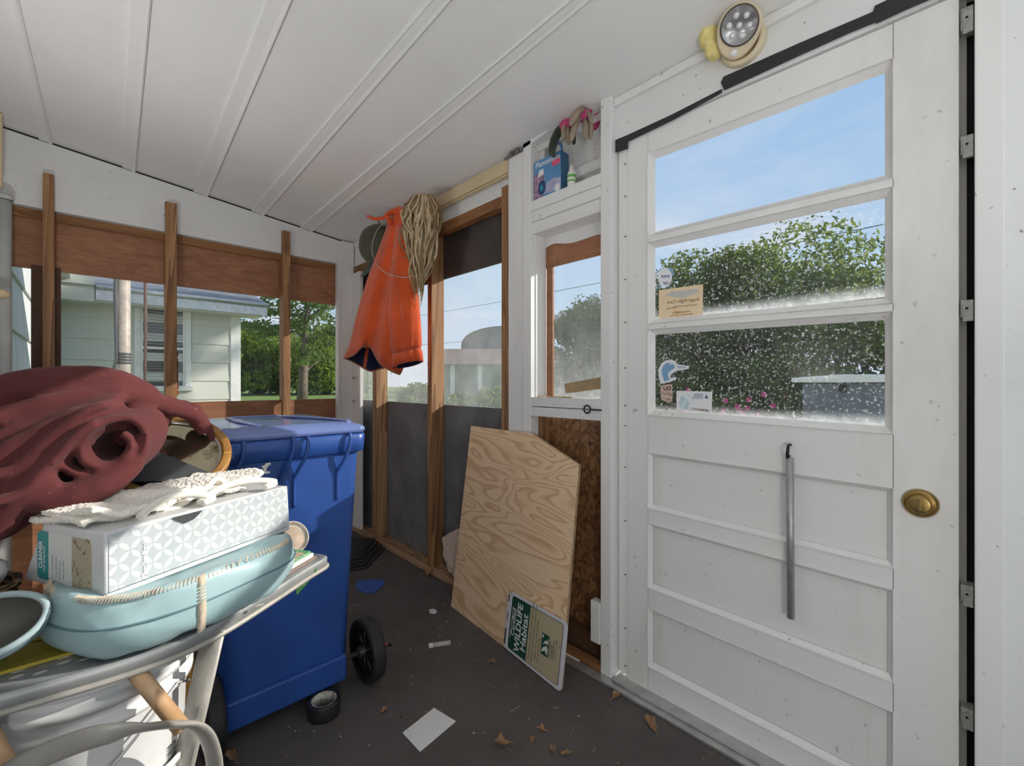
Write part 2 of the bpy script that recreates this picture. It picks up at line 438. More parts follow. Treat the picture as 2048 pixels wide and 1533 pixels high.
mb.box((XF+.12,yR1,1.78),(XF+.135,yL1,2.24)); mb.box((XF+.09,yR0,1.99),(XF+.12,yL0,2.03))
mb.box((XF+.05,yL0+.001,1.055),(XF+.12,yL1,2.19)); mb.box((XF+.056,yL0-.030,2.08),(XF+.1195,yL0+.0005,2.19))
struct(mb, 'wall_right_niche', M['white'], bevel=.001)
mb = MB().box((XF+.03,yL0-.004,1.055),(XF+.09,yL0,1.775))            # far reveal of the window
struct(mb, 'trim_28', M['whitegrain'])
zt = 1.70
def edge_wave(): 
    pts = [(XF+.096,yR0,1.775),(XF+.096,yL0,1.775)]
    pts += [(XF+.096, yL0+(yR0-yL0)*k/24, zt+.028+.004*math.sin(k*.5)-.010*math.exp(-((k-15)/5)**2)+.008*math.exp(-((k-3)/3)**2)) for k in range(25)]
    return pts
struct(MB().prism(edge_wave(), (.004,0,0)), 'trim_29', M['white'])
mb = MB().box((XF+.101,yR0,1.640),(XF+.110,yL0,1.775)); mb.box((XF+.100,yL0-.040,1.055),(XF+.110,yL0-.004,1.70))
struct(mb, 'trim_30', M['lauan'])
struct(MB().box((XF+.111,yR1,1.05),(XF+.114,yL1,1.70)), 'window_3', M['sidepane'])
mb = MB().box((XF+.001,yR0,1.014),(XF+.10,yL0,1.054)).box((XF+.003,yR0,.971),(XF+.06,yL0,1.011))
struct(mb, 'trim_31', M['whitegrainy'], bevel=.002)
mb = MB().box((XF+.085,yR1,0),(XF+.10,yL1,.985)); mb.box((XF+.05,yL0-.03,.04),(XF+.084,yL0+.0,.970), 1)
mb.box((XF+.055,yR0,0),(XF+.083,yL0-.031,.11), 2)
struct(mb, 'wall_right_panel', [M['osb'], M['stud'], M['lauand']])
mb = MB().box((XF-.002,yR0+.001,.015),(XF+.03,1.36,.040)).box((XF-.004,yR0+.10,.0),(XF+.02,1.40,.016),1)
struct(mb, 'trim_32', [M['railw'], M['whitegrainy']], bevel=.003)
struct(MB().box((XF-.003,yR0+.001,.118),(XF+.03,yR0+.044,.276)), 'trim_33', M['whitegrain'], bevel=.002)

# ------------------------------------------------------------------ the door
def tilt(mb):
    for v in mb.v: v.z += (v.y-.82)*.020
    return mb
XD = 1.445
def recess(mb, y0, y1, z0, z1, w, d, steps=3, mi=0):
    """stepped moulding running from the door face in to a recessed rectangle"""
    def rect(k):
        o = w*k; return [(y0+o,z0+o),(y1-o,z0+o),(y1-o,z1-o),(y0+o,z1-o)]
    prof = [(0,0),(0.06,-.25)]
    for s in range(steps):
        a = (s+1)/steps; prof += [(a-.12, (s+.62)/steps), (a, (s+1)/steps)]
    for (k0, h0), (k1, h1) in zip(prof[:-1], prof[1:]):
        a, b_ = rect(k0), rect(k1)
        for i in range(4):
            j = (i+1) % 4
            mb.add([(XD+d*h0,*a[i]),(XD+d*h0,*a[j]),(XD+d*h1,*b_[j]),(XD+d*h1,*b_[i])], [(0,1,2,3)], mi)
dy0, dy1, oy0, oy1 = .035, .899, .149, .819
opens = [(1.627+.010,1.935),(1.317+.009,1.627-.010),(1.001,1.317-.009)]
pans = [(.669,.868),(.386,.616),(.106,.314)]
mb = MB()
mb.box((XD,dy0,.008),(XD+.042,oy0,2.022)).box((XD,oy1,.008),(XD+.042,dy1,2.022))
zr = [.008,.106,.314,.386,.616,.669,.868,1.001]
for a, b_ in ((.008,.106),(.314,.386),(.616,.669),(.868,1.001),(opens[2][1],opens[1][0]),(opens[1][1],opens[0][0]),(1.935,2.022)):
    mb.box((XD+.0008,oy0+.0016,a),(XD+.008,oy1-.0016,b_)); mb.box((XD+.0079,oy0,a),(XD+.042,oy1,b_))
for a, b_ in pans:
    mb.box((XD+.016,oy0,a),(XD+.03,oy1,b_), 1); recess(mb, oy0, oy1, a, b_, .013, .014)
for a, b_ in opens: recess(mb, oy0, oy1, a, b_, .019, .020, 4)
tilt(mb)
door = struct(mb, 'door_1', [M['door'], M['doorpanel']])
def droot(): return door
mb = tilt(MB().box((XD+.022,oy0+.012,opens[0][0]+.012),(XD+.026,oy1-.012,opens[0][1]-.012))); struct(mb, 'glass_pane', M['doortop'], door)
for a, b_ in opens[1:]:
    mb = tilt(MB().box((XD+.022,oy0+.012,a+.012),(XD+.026,oy1-.012,b_-.012))); struct(mb, 'glass_pane', M['doorlow'], door)
M['brass'] = plain('aged_brass', (.42,.29,.11), .26, 1, .25, 22)
pk = U(1841,1007,X=XD)
mb = MB()
ax = (-1,0,0)
mb.lathe([(0,0),(.034,0),(.034,.004),(.031,.009),(.026,.013),(.024,.011),(.022,.012),(.0215,.022),(.019,.025),(0,.0255)], (XD,pk.y,pk.z), ax, 40)
mb.box((XD-.031,pk.y-.0028,pk.z-.013),(XD-.0245,pk.y+.0028,pk.z+.013))
kn = struct(mb, 'thumb_turn_lock', M['brass'], door, bevel=.001)
# hinge side : screwed strip, aged strip; latch side : stop, dark gap, jamb
mb = MB().box((XD+.003,dy1+.002,.03),(XD+.03,yw(1238,XD+.003),1.985))
for z in (1.93,1.81,1.66,1.50,1.34,1.17,1.03,.955,.80,.60,.40,.20,.06):
    mb.cyl((XD+.004,dy1+.013,z),(XD+.001,dy1+.013,z),.0028,n=8,mi=1)
struct(tilt(mb), 'trim_34', [M['whitegrain'], M['screw']])
struct(MB().box((XD+.010,yw(1239,XD),.03),(XD+.05,.9489,2.0)), 'trim_35', M['beige'])
yj = yw(1949, 1.40)
mb = MB().box((1.40,yw(2010,1.40),-.0),(1.56,yj,zc(1.45)-.002))
struct(mb, 'trim_36', M['whitegrain'], bevel=.003)
mb = MB().box((1.50,yj,.0),(1.52,dy0+.05,2.1), 0).box((1.489,dy0-.012,.01),(1.499,dy0+.02,2.02), 1)
struct(mb, 'trim_37', [M['dark'], M['beige']])
mb = MB().box((1.455,YN,0),(1.56,yw(2010,1.40)-.001,zc(1.49)))
struct(mb, 'wall_right_near', M['beam'])
# header over the door
mb = MB()
h0 = [(XD-.004,-.03,2.028),(1.56,-.03,2.028),(1.56,.9485,2.028),(XD-.004,.9485,2.028)]
h0 = [(x,y,z+(y-.82)*.02) for x,y,z in h0]
h1 = [(x,y,zc(x)-.001) for x,y,z in h0]
mb.hexa(h0, h1)
struct(mb, 'wall_right_header', M['beam'])
struct(MB().box((1.425,-.03,zc(1.43)-.030),(XD-.005,.9485,zc(1.44)-.001)), 'trim_38', M['white'], bevel=.004)
mb = MB().box((1.375,-.05,0),(1.56,1.33,.012)).box((1.40,-.05,.012),(1.50,.94,.020))
struct(mb, 'trim_39', M['alu'], bevel=.003)
# house wall on the left and the near end of the porch (both behind or beside the lens)
M['shingle'] = paint('pale_shingle', (.70,.71,.70), (.5,.5,.48), .3, .2, .6, 40)
struct(MB().box((XL-.08,YN-.3,0),(XL,3.42,zc(XL))), 'wall_left', M['white'])
# near end of the porch: low wall, open screened gap above
mb = MB().box((XL-.05,YN-.02,0),(1.50,YN+.05,.62)).box((XL-.05,YN-.02,2.02),(1.50,YN+.05,2.16))
struct(mb, 'wall_near', M['white'])
# ------------------------------------------------------------------ outdoors
def leaf_mat(name, c0, c1, c2):
    m = bpy.data.materials.new(name); m.use_nodes = True; nt = m.node_tree; nt.nodes.clear()
    out = N(nt, 'OutputMaterial'); v = coords(nt)
    c = ramp(nt, noise(nt, v, 2.6, 6, .75), [(.25,c0),(.5,c1),(.75,c2)])
    d = N(nt, 'BsdfDiffuse'); t = N(nt, 'BsdfTranslucent'); nt.links.new(c, d.inputs[0])
    c2_ = mixc(nt, .5, c, (.40,.50,.05)); nt.links.new(c2_, t.inputs[0])
    x = N(nt, 'MixShader'); x.inputs[0].default_value = .38; nt.links.new(d.outputs[0], x.inputs[1]); nt.links.new(t.outputs[0], x.inputs[2])
    nt.links.new(x.outputs[0], out.inputs[0]); return m
M['leafa'] = leaf_mat('leaf_olive', (.05,.095,.015), (.17,.25,.04), (.33,.40,.08))
M['leafb'] = leaf_mat('leaf_dark', (.025,.05,.012), (.075,.125,.028), (.17,.22,.06))
M['leafc'] = leaf_mat('leaf_bluegreen', (.04,.075,.03), (.11,.17,.06), (.21,.28,.11))
M['bark'] = plain('tree_bark', (.16,.125,.095), .9, 0, .4, 8, .5, 30)
M['lawn'] = plain('lawn_grass', (.16,.24,.045), .9, 0, .35, 1.2, .6, 25)
M['pink'] = flat_('pink_blossom', (.62,.05,.22), .6)
def glen(x, y):
    d = math.hypot(x, y-1); t = min(1, max(0, (d-9)/14)); return -.36 + .70*t*t*(3-2*t)
mb = MB()
def gfn(u, v):
    a = -math.pi*.35 + u*math.pi*1.0; r = 1.9 + (v**2.2)*88
    x, y = .9 + r*math.cos(a), 1.4 + r*math.sin(a); return Vector((x, y, glen(x, y)-.01))
mb.grid(gfn, 90, 60)
struct(mb, 'ground', M['lawn'])
def leaves(mb, c, rad, n, s, rr, shell=.55, mi=0, squash=1.0, up=.25):
    c = Vector(c)
    for _ in range(n):
        d = Vector((rr.gauss(0,1), rr.gauss(0,1), rr.gauss(0,1))).normalized()
        q = (shell + (1-shell)*rr.random())
        p = c + Vector((d.x*rad[0]*q, d.y*rad[1]*q, d.z*rad[2]*q))
        a = (d + Vector((rr.uniform(-1,1), rr.uniform(-1,1), rr.uniform(-.6,1)))).normalized()
        u = a.orthogonal().normalized(); u = Matrix.Rotation(rr.uniform(0,6.28), 3, a) @ u; w = a.cross(u)
        k = s*rr.uniform(.6,1.35)
        mb.add([p-u*k, p-w*k*.45*squash, p+u*k, p+w*k*.45*squash], [(0,1,2,3)], mi)
def bush(name, label, cat, base, r, h, nb, nl, s, mat, seed, group=None, stem=True, spread=1.0, lowfill=True):
    rr = random.Random(seed); t = thing(name, label, cat, base, group); b = Vector(base); mb = MB(); tips = []
    for k in range(nb):
        a = rr.uniform(0, 6.283); q = math.sqrt(rr.random())*r*spread
        z = h*(rr.uniform(.16,.9) if lowfill else rr.uniform(.45,.9)); f = 1.0 if z < h*.6 else .75
        c = b + Vector((math.cos(a)*q*f, math.sin(a)*q*f, z)); rad = r*rr.uniform(.30,.52)
        tips.append(c); leaves(mb, c, (rad, rad, rad*rr.uniform(.6,.85)), nl, s, rr)
    part(mb, 'foliage', mat, t)
    mb = MB()
    for c in tips[::2]:
        mid = b.lerp(c, .5) + Vector((rr.uniform(-.1,.1), rr.uniform(-.1,.1), .05*h))
        mb.tube([b+Vector((0,0,-.05)), mid, c], [.035*h*.5, .02*h*.5, .006*h*.5], 6)
    part(mb, 'stem', M['bark'], t); return t
# hedge beyond the door
hedge = [(6.9,-.3,1.25,2.5,'bushy green shrub at the right end of the hedge past the door'),
         (6.7,.75,1.15,2.62,'dense tall shrub rising right behind the grey storage box'),
         (7.1,1.75,1.2,3.1,'dark green hedge shrub left of the grey storage box'),
         (6.9,2.65,1.15,3.15,'leafy hedge shrub behind the pink flowers, seen through the door panes'),
         (7.3,3.55,1.15,3.1,'hedge shrub showing behind the stickers on the door glass'),
         (7.0,4.85,1.05,2.8,'rounded shrub filling the right half of the narrow side window'),
         (7.9,5.9,.9,1.75,'low shrub at the left foot of the narrow side window view')]
for i, (x, y, r_, h_, lb) in enumerate(hedge):
    bush('hedge_shrub', lb, 'shrub', (x, y, glen(x,y)-.02), r_, h_+.36, 42, 820, .040, M['leafb' if i % 2 else 'leafc'], 40+i, 'hedge shrubs beyond the door')
t = bush('flowering_shrub', 'pink flowering bush in front of the hedge, seen through the lowest door pane', 'shrub', (5.9,2.05,-.36), .62, 1.35, 14, 190, .045, M['leafb'], 71)
mb = MB(); rr = random.Random(5)
for k in range(64):
    q_ = rr.uniform(-1,1); c = Vector((5.9-.62*math.sqrt(1-q_*q_*.8)-.05*rr.random(), 2.05+.62*q_, rr.uniform(.15,1.05)))
    for j in range(5):
        a = j*1.2566; d = Vector((-.25, math.cos(a), math.sin(a))).normalized(); w = d.cross(Vector((1,0,0))).normalized()
        mb.add([c, c+d*.022+w*.013, c+d*.036, c+d*.022-w*.013], [(0,1,2,3)])
o = part(mb, 'blossom', M['pink'], t); o['kind'] = 'stuff'
# grey storage box with a white lid
M['boxgrey'] = plain('weathered_grey_panel', (.16,.175,.20), .7, 0, .3, 6, .2, 60)
M['lidw'] = plain('white_lid', (.78,.77,.72), .5, 0, .1, 9)
t = thing('storage_box', 'grey outdoor storage box with a white lid, seen through the lowest door pane', 'storage box', (5.25,.86,-.36))
part(MB().box((5.0,.55,-.36),(5.6,1.19,1.115)), 'body', M['boxgrey'], t, bevel=.01)
part(MB().prism([(4.95,.48,1.12),(4.95,1.27,1.12),(4.95,1.27,1.165),(4.95,.86,1.195),(4.95,.48,1.19)], (.72,0,0)), 'lid', M['lidw'], t, bevel=.008)
part(MB().box((4.985,.84,1.03),(5.0,.90,1.10)), 'latch', M['dark'], t)
mb = MB()
for k in range(3): mb.ell((5.0+.1*k, 1.72+.09*k, -.24+.0*k), (.22,.20,.26), 14, 9)
solo(mb, 'garden_stone', plain('grey_stone', (.30,.29,.27), .9, 0, .35, 9, .6, 20), 'pale grey stone lying below the pink flowering bush outside the door', 'stone', (5.1,1.8,-.36))
# trees past the far window
rr = random.Random(11)
tb = U(604, 800, D=19.0); tb.z = glen(tb.x, tb.y)
t = thing('tall_tree', 'tall spreading tree with a bare lower trunk in the far right window pane', 'tree', tb)
mb = MB(); top = U(612, 560, D=19.0); top.z += 1.2
def P19(px, py, dd=0): return U(px, py, D=19.0+dd)
trunk = [tb-Vector((0,0,.1)), P19(606,760), P19(608,720), P19(610,680), P19(612,640), P19(618,600), P19(622,560)]
mb.tube(trunk, [.24,.20,.17,.14,.11,.08,.04], 10)
br = []
for (a, b_, c_) in (((609,700),(640,672),(668,664)), ((611,668),(585,640),(545,636)), ((612,650),(570,650),(520,660)), ((614,640),(640,620),(672,612)),
                  ((612,676),(590,664),(556,668)), ((608,735),(590,722),(576,716)), ((616,612),(590,590),(560,585)), ((618,600),(650,585),(676,575)), ((608,745),(630,728),(655,712))):
    q = [P19(*a), P19(*b_, rr.uniform(-1,1)), P19(*c_, rr.uniform(-2,2))]; mb.tube(q, [.07,.045,.015], 6); br.append(q)
part(mb, 'trunk', M['bark'], t)
mb = MB()
for q in br:
    for k in range(7):
        f = rr.uniform(.35,1.05); c = q[1].lerp(q[2], f) if rr.random() > .3 else q[0].lerp(q[1], rr.uniform(.5,1))
        c = c + Vector((rr.gauss(0,.35), rr.gauss(0,.6), rr.gauss(.15,.22)))
        leaves(mb, c, (.55,.55,.26), 60, .10, rr, .2)
for k in range(46):
    px, py = rr.uniform(478,680), rr.uniform(556,672)
    if abs(px-560) < 40 and 655 < py < 690: continue
    leaves(mb, P19(px, py, rr.uniform(-1.5,2.5)), (.6,.6,.28), 58, .10, rr, .2)
part(mb, 'foliage', M['leafc'], t)
# tree belt
belt = [(470,29,2.6,4.6,'leafa','sunlit bushy tree next to the corner of the white house wing'),
        (515,31,2.7,4.2,'leafa','yellow-green bushy tree left of the second window stud'),
        (562,33,2.6,4.0,'leafb','dark shaded tree just left of the tall tree trunk'),
        (606,33,2.8,4.4,'leafa','bushy tree directly behind the tall tree trunk'),
        (650,30,2.7,4.6,'leafa','bright yellow-green tree right of the tall tree trunk'),
        (690,32,2.8,4.6,'leafa','tree at the far right edge of the back window beside the corner post')]
for i, (px, d, r_, h_, mm, lb) in enumerate(belt):
    c = U(px, CY0, D=d); bush('belt_tree', lb, 'tree', (c.x, c.y, glen(c.x, c.y)-.05), r_, h_, 40, 130, .17, M[mm], 90+i, 'trees beyond the far window')
bush('added_shade_tree', 'added tall tree, unseen outside the frame, that shades the house wing', 'tree', (20.2,-3,.2), 1.7, 14.4, 32, 180, .17, M['leafb'], 131, None, True, .75, False)  # unseen tree added to cast shade on the house wing
# neighbour's house and barn
def frame_at(px, D): 
    c = U(px, CY0, D=D); c.z = glen(c.x, c.y); return c
M['roofb'] = plain('brown_roof', (.15,.105,.080), .9, 0, .2, 3, .3, 14)
M['roofg'] = plain('dark_grey_roof', (.045,.052,.066), .6, 0, .15, 2)
M['pwall'] = plain('pale_green_siding', (.22,.25,.18), .8, 0, .2, 2)
c = frame_at(1000, 24); t = thing('neighbour_house', 'low brown-roofed house across the lawn, seen through the widest hazy pane', 'house', c)
hw = (1140-850)/2/FPX*24
def L(a, b_, z): return c + RT*a + FW*b_ + Vector((0,0,z-c.z))
part(MB().hexa([L(-hw+.3,0,c.z-.1),L(hw-.3,0,c.z-.1),L(hw-.3,5,c.z-.1),L(-hw+.3,5,c.z-.1)],[L(-hw+.3,0,2.2),L(hw-.3,0,2.2),L(hw-.3,5,2.2),L(-hw+.3,5,2.2)]), 'wall', M['pwall'], t)
part(MB().add([L(-hw,-.3,2.12),L(hw,-.3,2.12),L(hw-.4,2.5,3.15),L(-hw+.4,2.5,3.15),L(-hw,5.3,2.12),L(hw,5.3,2.12)], [(0,1,2,3),(3,2,5,4),(0,3,4),(1,5,2)]), 'roof', M['roofb'], t)
for px in (905, 960): part(MB().hexa([L((px-1000)/FPX*24-.12,-.06,.5),L((px-1000)/FPX*24+.12,-.06,.5),L((px-1000)/FPX*24+.12,0,.5),L((px-1000)/FPX*24-.12,0,.5)],[L((px-1000)/FPX*24-.12,-.06,2.1),L((px-1000)/FPX*24+.12,-.06,2.1),L((px-1000)/FPX*24+.12,0,2.1),L((px-1000)/FPX*24-.12,0,2.1)]), 'post', M['lidw'], t)
c2 = frame_at(1012, 36); t = thing('barn', 'barn with a dark rounded roof rising behind the brown-roofed house', 'barn', c2)
def L2(a, b_, z): return c2 + RT*a + FW*b_ + Vector((0,0,z-c2.z))
wb = 90/FPX*36
pts = [L2(-wb*math.cos(k/20*math.pi), 0, 4.0+1.75*math.sin(k/20*math.pi)**.8) for k in range(21)]
part(MB().prism(pts, FW*9), 'roof', M['roofg'], t)
part(MB().hexa([L2(-wb,.1,c2.z-.1),L2(wb,.1,c2.z-.1),L2(wb,8.9,c2.z-.1),L2(-wb,8.9,c2.z-.1)],[L2(-wb,.1,4.0),L2(wb,.1,4.0),L2(wb,8.9,4.0),L2(-wb,8.9,4.0)]), 'wall', M['roofg'], t)
for i, (px, d, r_, h_, lb) in enumerate(((880,15,.7,.75,'low pale bush left in front of the brown-roofed house'),(925,16,.7,.85,'grey-green bush in front of the brown-roofed house wall'),(985,17,.7,.9,'sunlit bush at the right of the hazy pane before the brown-roofed house'),(835,17,.9,.95,'bush seen low between the two brown studs, past the orange coat'))):
    c3 = frame_at(px, d); bush('lawn_bush', lb, 'bush', c3, r_, h_, 16, 130, .10, M['leafc' if i < 2 else 'leafa'], 140+i, 'bushes across the lawn')
M['wire'] = flat_('wire_dark', (.05,.055,.06), .6)
for i, (z0, z1, lb) in enumerate(((5.0,5.35,'upper overhead power line crossing the sky past the door glass'),(3.3,4.5,'lower overhead line crossing the sky in the narrow side window'))):
    y0, y1 = (-12, 40) if i == 0 else (8.5, 40)
    pth = [Vector((14, y0+(y1-y0)*k/24, z0+(z1-z0)*k/24-.5*math.sin(math.pi*k/24)+ (.25 if i == 0 else 0))) for k in range(25)]
    solo(MB().tube(pth, .012, 6), 'power_line', M['wire'], lb, 'power line', (14, y0, z0), 'overhead lines')
# ---- the house beside the porch: long shingled wall and a wing facing us
M['siding'] = paint('pale_siding', (.62,.61,.53), (.46,.43,.36), .35, .25, .6, 30)
def courses(mb, p0, du, L_, z0, z1, h, out, mi=0, joints=True):
    """lapped courses: each leans out at its foot"""
    du = Vector(du); out = Vector(out); z = z0; k = 0
    while z < z1-.01:
        zt_ = min(z1, z+h+.02)
        a = p0+Vector((0,0,z)); 
        mb.add([a+out*.018, a+du*L_+out*.018, a+du*L_+out*.003+Vector((0,0,zt_-z)), a+out*.003+Vector((0,0,zt_-z)), a, a+du*L_], [(0,1,2,3),(4,5,1,0)], mi)
        if joints:
            x = .30 if k % 2 else .61
            while x < L_:
                b = a+du*x+out*.0195
                mb.add([b, b+du*.005, b+du*.005+Vector((0,0,h))-out*.015, b+Vector((0,0,h))-out*.015], [(0,1,2,3)], mi+1); x += .61
        z += h; k += 1
YW = 9.0; XE = xb(478, YW)
t = thing('house_wing', 'pale green-white sided house wing with a dark window, seen through the far window', 'house', (.8,YW,-.35))
mb = MB(); wx0, wx1 = xb(268,YW), xb(381,YW)
courses(mb, Vector((XL,YW,-.4)), (1,0,0), XE-XL, 0, 2.86, .31, (0,-1,0), 0, False)
mb.box((XL,YW,-.4),(XE,YW+3,2.6))
part(mb, 'wall', [M['siding'], M['dark']], t)
part(MB().box((XE-.13,YW-.03,-.4),(XE+.02,YW+.1,2.46)), 'corner_board', M['lidw'], t)
zt_ = U(320,582,Y=YW-.4).z; zg = U(320,612,Y=YW-.4).z
mb = MB().box((.02,YW-.38,zg-.02),(XE+.28,YW+.02,zg+.02)).box((-.31,YW-.42,zg-.03),(.05,YW+.02,zg+.32))
part(mb, 'soffit', M['siding'], t)
mb = MB().box((.06,YW-.42,zg+.00),(XE+.34,YW-.36,zt_-.05)).tube([(.06,YW-.44,zt_-.05),(XE+.36,YW-.44,zt_-.05)], .035, 10)
part(mb, 'gutter', M['alu'], t)
mb = MB().add([(-.4,YW-.46,zt_-.04),(XE+.36,YW-.46,zt_-.04),(XE+.36,YW+2.5,zt_+.9),(-.4,YW+2.5,zt_+.9)], [(0,1,2,3)])
part(mb, 'roof', M['boxgrey'], t)
zw0, zw1 = U(320,775,Y=YW).z, U(320,608,Y=YW).z
mb = MB(); f = .075
mb.box((wx0,YW-.05,zw0),(wx0+f,YW,zw1)).box((wx1-f,YW-.05,zw0),(wx1,YW,zw1)).box((wx0+f,YW-.05,zw1-f*1.1),(wx1-f,YW,zw1)).box((wx0-.03,YW-.07,zw0-.06),(wx1+.03,YW,zw0+.02))
zm = U(320,697,Y=YW).z
mb.box((wx0+f,YW-.035,zm-.02),(wx1-f,YW,zm+.02)).box((wx0+f,YW-.03,zw0+.02),(wx0+f+.03,YW,zw1-f)).box((wx1-f-.03,YW-.03,zw0+.02),(wx1-f,YW,zw1-f))
w = part(mb, 'window', M['lidw'], t, bevel=.004)
mb = MB().box((wx0+f,YW-.012,zw0),(wx1-f,YW-.006,zw1-f)); part(mb, 'pane', plain('dark_window_glass', (.045,.042,.042), .12, 0, .2, 5, spec=.8), w)
mb = MB(); z = zm+.06
while z < zw1-f-.02: mb.box((wx0+f+.03,YW-.022,z),(wx1-f-.03,YW-.013,z+.014)); z += .042
z = zw0+.08
while z < zm-.04: mb.box((wx0+f+.03,YW-.020,z),(wx1-f-.03,YW-.013,z+.007)); z += .042
part(mb, 'blind', plain('grey_blind', (.30,.29,.28), .6), w)
t = thing('neighbouring_wall', 'white shingled side wall of the house, glaring in the sun at the left pane', 'house', (XL,6.2,-.35))
mb = MB(); courses(mb, Vector((XL,3.45,-.4)), (0,1,0), YW-3.45, 0, 3.0, .30, (1,0,0), 0, True)
mb.box((XL-.1,3.45,-.4),(XL,YW,2.7)); part(mb, 'wall', [M['shingle'], M['boxgrey']], t)
part(MB().box((XL-.1,3.4,2.55),(XL+.12,YW,2.7)), 'eave', M['lidw'], t)
# service mast with its cable, outside the far window
M['mast'] = plain('weathered_mast', (.42,.36,.31), .6, .2, .35, 12)
pm = U(248,740,Y=6.0); t = thing('service_mast', 'weathered grey-brown service mast with a strapped black cable outside the far window', 'mast', (pm.x,6.0,-.36))
part(MB().cyl((pm.x,6.0,-.36),(pm.x,6.0,3.0),.052,.052,18), 'pole', M['mast'], t)
zq = U(248,715,Y=6).z
part(MB().tube([(pm.x-.045,5.98,3.0),(pm.x-.07,5.97,zq+.6),(pm.x-.06,5.97,zq+.1),(pm.x-.06,5.96,zq-.03),(pm.x-.13,5.97,zq-.35)], .014, 8), 'cable', M['wire'], t)
mb = MB()
for k in range(4): mb.lathe([(.056,-.011),(.059,0),(.056,.011)], (pm.x,6.0,zq+.03-k*.03), (0,.05,1), 20)
part(mb, 'strap', M['wire'], t)
pr = U(290,600,Y=5.2)
solo(MB().tube([(pr.x,5.2,2.7),(pr.x+.004,5.2,1.55),(pr.x-.01,5.2,.2)], [.014,.012,.004], 8), 'hanging_rod', plain('rusty_rod', (.13,.075,.06), .7, .2, .3), 'thin rusty rod hanging before the dark window of the house wing', 'rod', (pr.x,5.2,2.7))

# ------------------------------------------------------------------ sky, sun, camera
w = bpy.data.worlds.new('sky'); SC.world = w; w.use_nodes = True; nt = w.node_tree; nt.nodes.clear()
out = N(nt, 'OutputWorld'); bg = N(nt, 'Background'); nt.links.new(bg.outputs[0], out.inputs[0])
tc = N(nt, 'TexCoord'); sx = N(nt, 'SeparateXYZ'); nt.links.new(tc.outputs['Generated'], sx.inputs[0])
base = ramp(nt, sx.outputs['Z'], [(0.0,(.70,.83,.97)),(.18,(.56,.75,.96)),(.45,(.40,.62,.93)),(.62,(.42,.60,.86)),(1.0,(.62,.68,.76))])
mp = N(nt, 'Mapping'); nt.links.new(tc.outputs['Generated'], mp.inputs[0]); mp.inputs['Scale'].default_value = (1,1,3.2)
cf = noise(nt, mp.outputs[0], 2.6, 7, .58, .3)
band = ramp(nt, sx.outputs['Z'], [(0,(.7,)*3),(.16,(1,)*3),(.34,(.38,)*3),(.6,(.1,)*3)])
cm = math_(nt, 'MULTIPLY', ramp(nt, cf, [(.46,(0,)*3),(.66,(1,)*3)]), band)
sky = mixc(nt, cm, base, (.93,.94,.96))
nt.links.new(sky, bg.inputs[0]); bg.inputs[1].default_value = .80
def lamp(name, kind, loc, energy, col=(1,1,1), **k):
    l = bpy.data.lights.new(name, kind); l.energy = energy; l.color = col
    for a, b_ in k.items(): setattr(l, a, b_)
    o = bpy.data.objects.new(name, l); COL.objects.link(o); o.location = loc; return o
sd = Vector((-1,.58,-.53)).normalized()
s = lamp('sun', 'SUN', (8,-6,6), 4.6, (1,.95,.87), angle=.009); s.rotation_euler = sd.to_track_quat('-Z','Y').to_euler()
for i, (lx, ly, lz, e_w, sz_) in enumerate(((.42,-.55,1.15,5,.7),(-.20,.70,1.14,2.6,.20),(-.235,2.05,1.14,5.0,.12))):
    b_l = lamp('fill_uplight', 'AREA', (lx,ly,lz), e_w, (1,.985,.96), size=sz_); b_l.rotation_euler = (math.radians(180),0,0)  # upward area lights added to brighten the ceiling; the porch has no such fixtures
c_l = lamp('fill_light', 'AREA', (-.295,-.75,.80), 7.5, (1,.985,.96), size=.2); c_l.rotation_euler = (Vector((1.2,1.6,.75))-Vector((-.295,-.75,.80))).to_track_quat('-Z','Y').to_euler()  # added fill light behind the camera, not a fixture of the porch
cd = bpy.data.cameras.new('camera'); cam = bpy.data.objects.new('camera', cd); COL.objects.link(cam)
cd.sensor_width = 36; cd.lens = FPX/2048*36; cd.clip_start = .02; cd.clip_end = 400
cam.location = CAM; cam.rotation_euler = (math.radians(90), 0, -AZ)
SC.camera = cam
vs = SC.view_settings; vs.view_transform = 'Standard'; vs.look = 'None'; vs.exposure = 0.14; vs.gamma = 1; vs.use_curve_mapping = False
try: SC.cycles.max_bounces = 12; SC.cycles.diffuse_bounces = 8; SC.cycles.transparent_max_bounces = 24; SC.cycles.sample_clamp_indirect = 6
except Exception: pass
# ------------------------------------------------------------------ things by the right-hand wall
def rrect(cx, cy, hx, hy, r, n=6):
    pts = []
    for (sx_, sy_, a0) in ((1,1,0),(-1,1,90),(-1,-1,180),(1,-1,270)):
        for k in range(n+1):
            a = math.radians(a0+90*k/n); pts.append((cx+sx_*(hx-r)+r*math.cos(a), cy+sy_*(hy-r)+r*math.sin(a)))
    return pts
def loft(mb, rings, mi=0, cap0=True, cap1=True, smooth=True):
    n = len(rings[0]); vs = [Vector(p) for r_ in rings for p in r_]
    fs = [(i*n+j, i*n+(j+1)%n, (i+1)*n+(j+1)%n, (i+1)*n+j) for i in range(len(rings)-1) for j in range(n)]
    o = len(mb.v); mb.add(vs, fs, mi, smooth)
    if cap0: mb.f.append([o+j for j in range(n-1,-1,-1)]); mb.m.append(mi); mb.sm.append(False)
    if cap1: mb.f.append([o+(len(rings)-1)*n+j for j in range(n)]); mb.m.append(mi); mb.sm.append(False)
    return mb
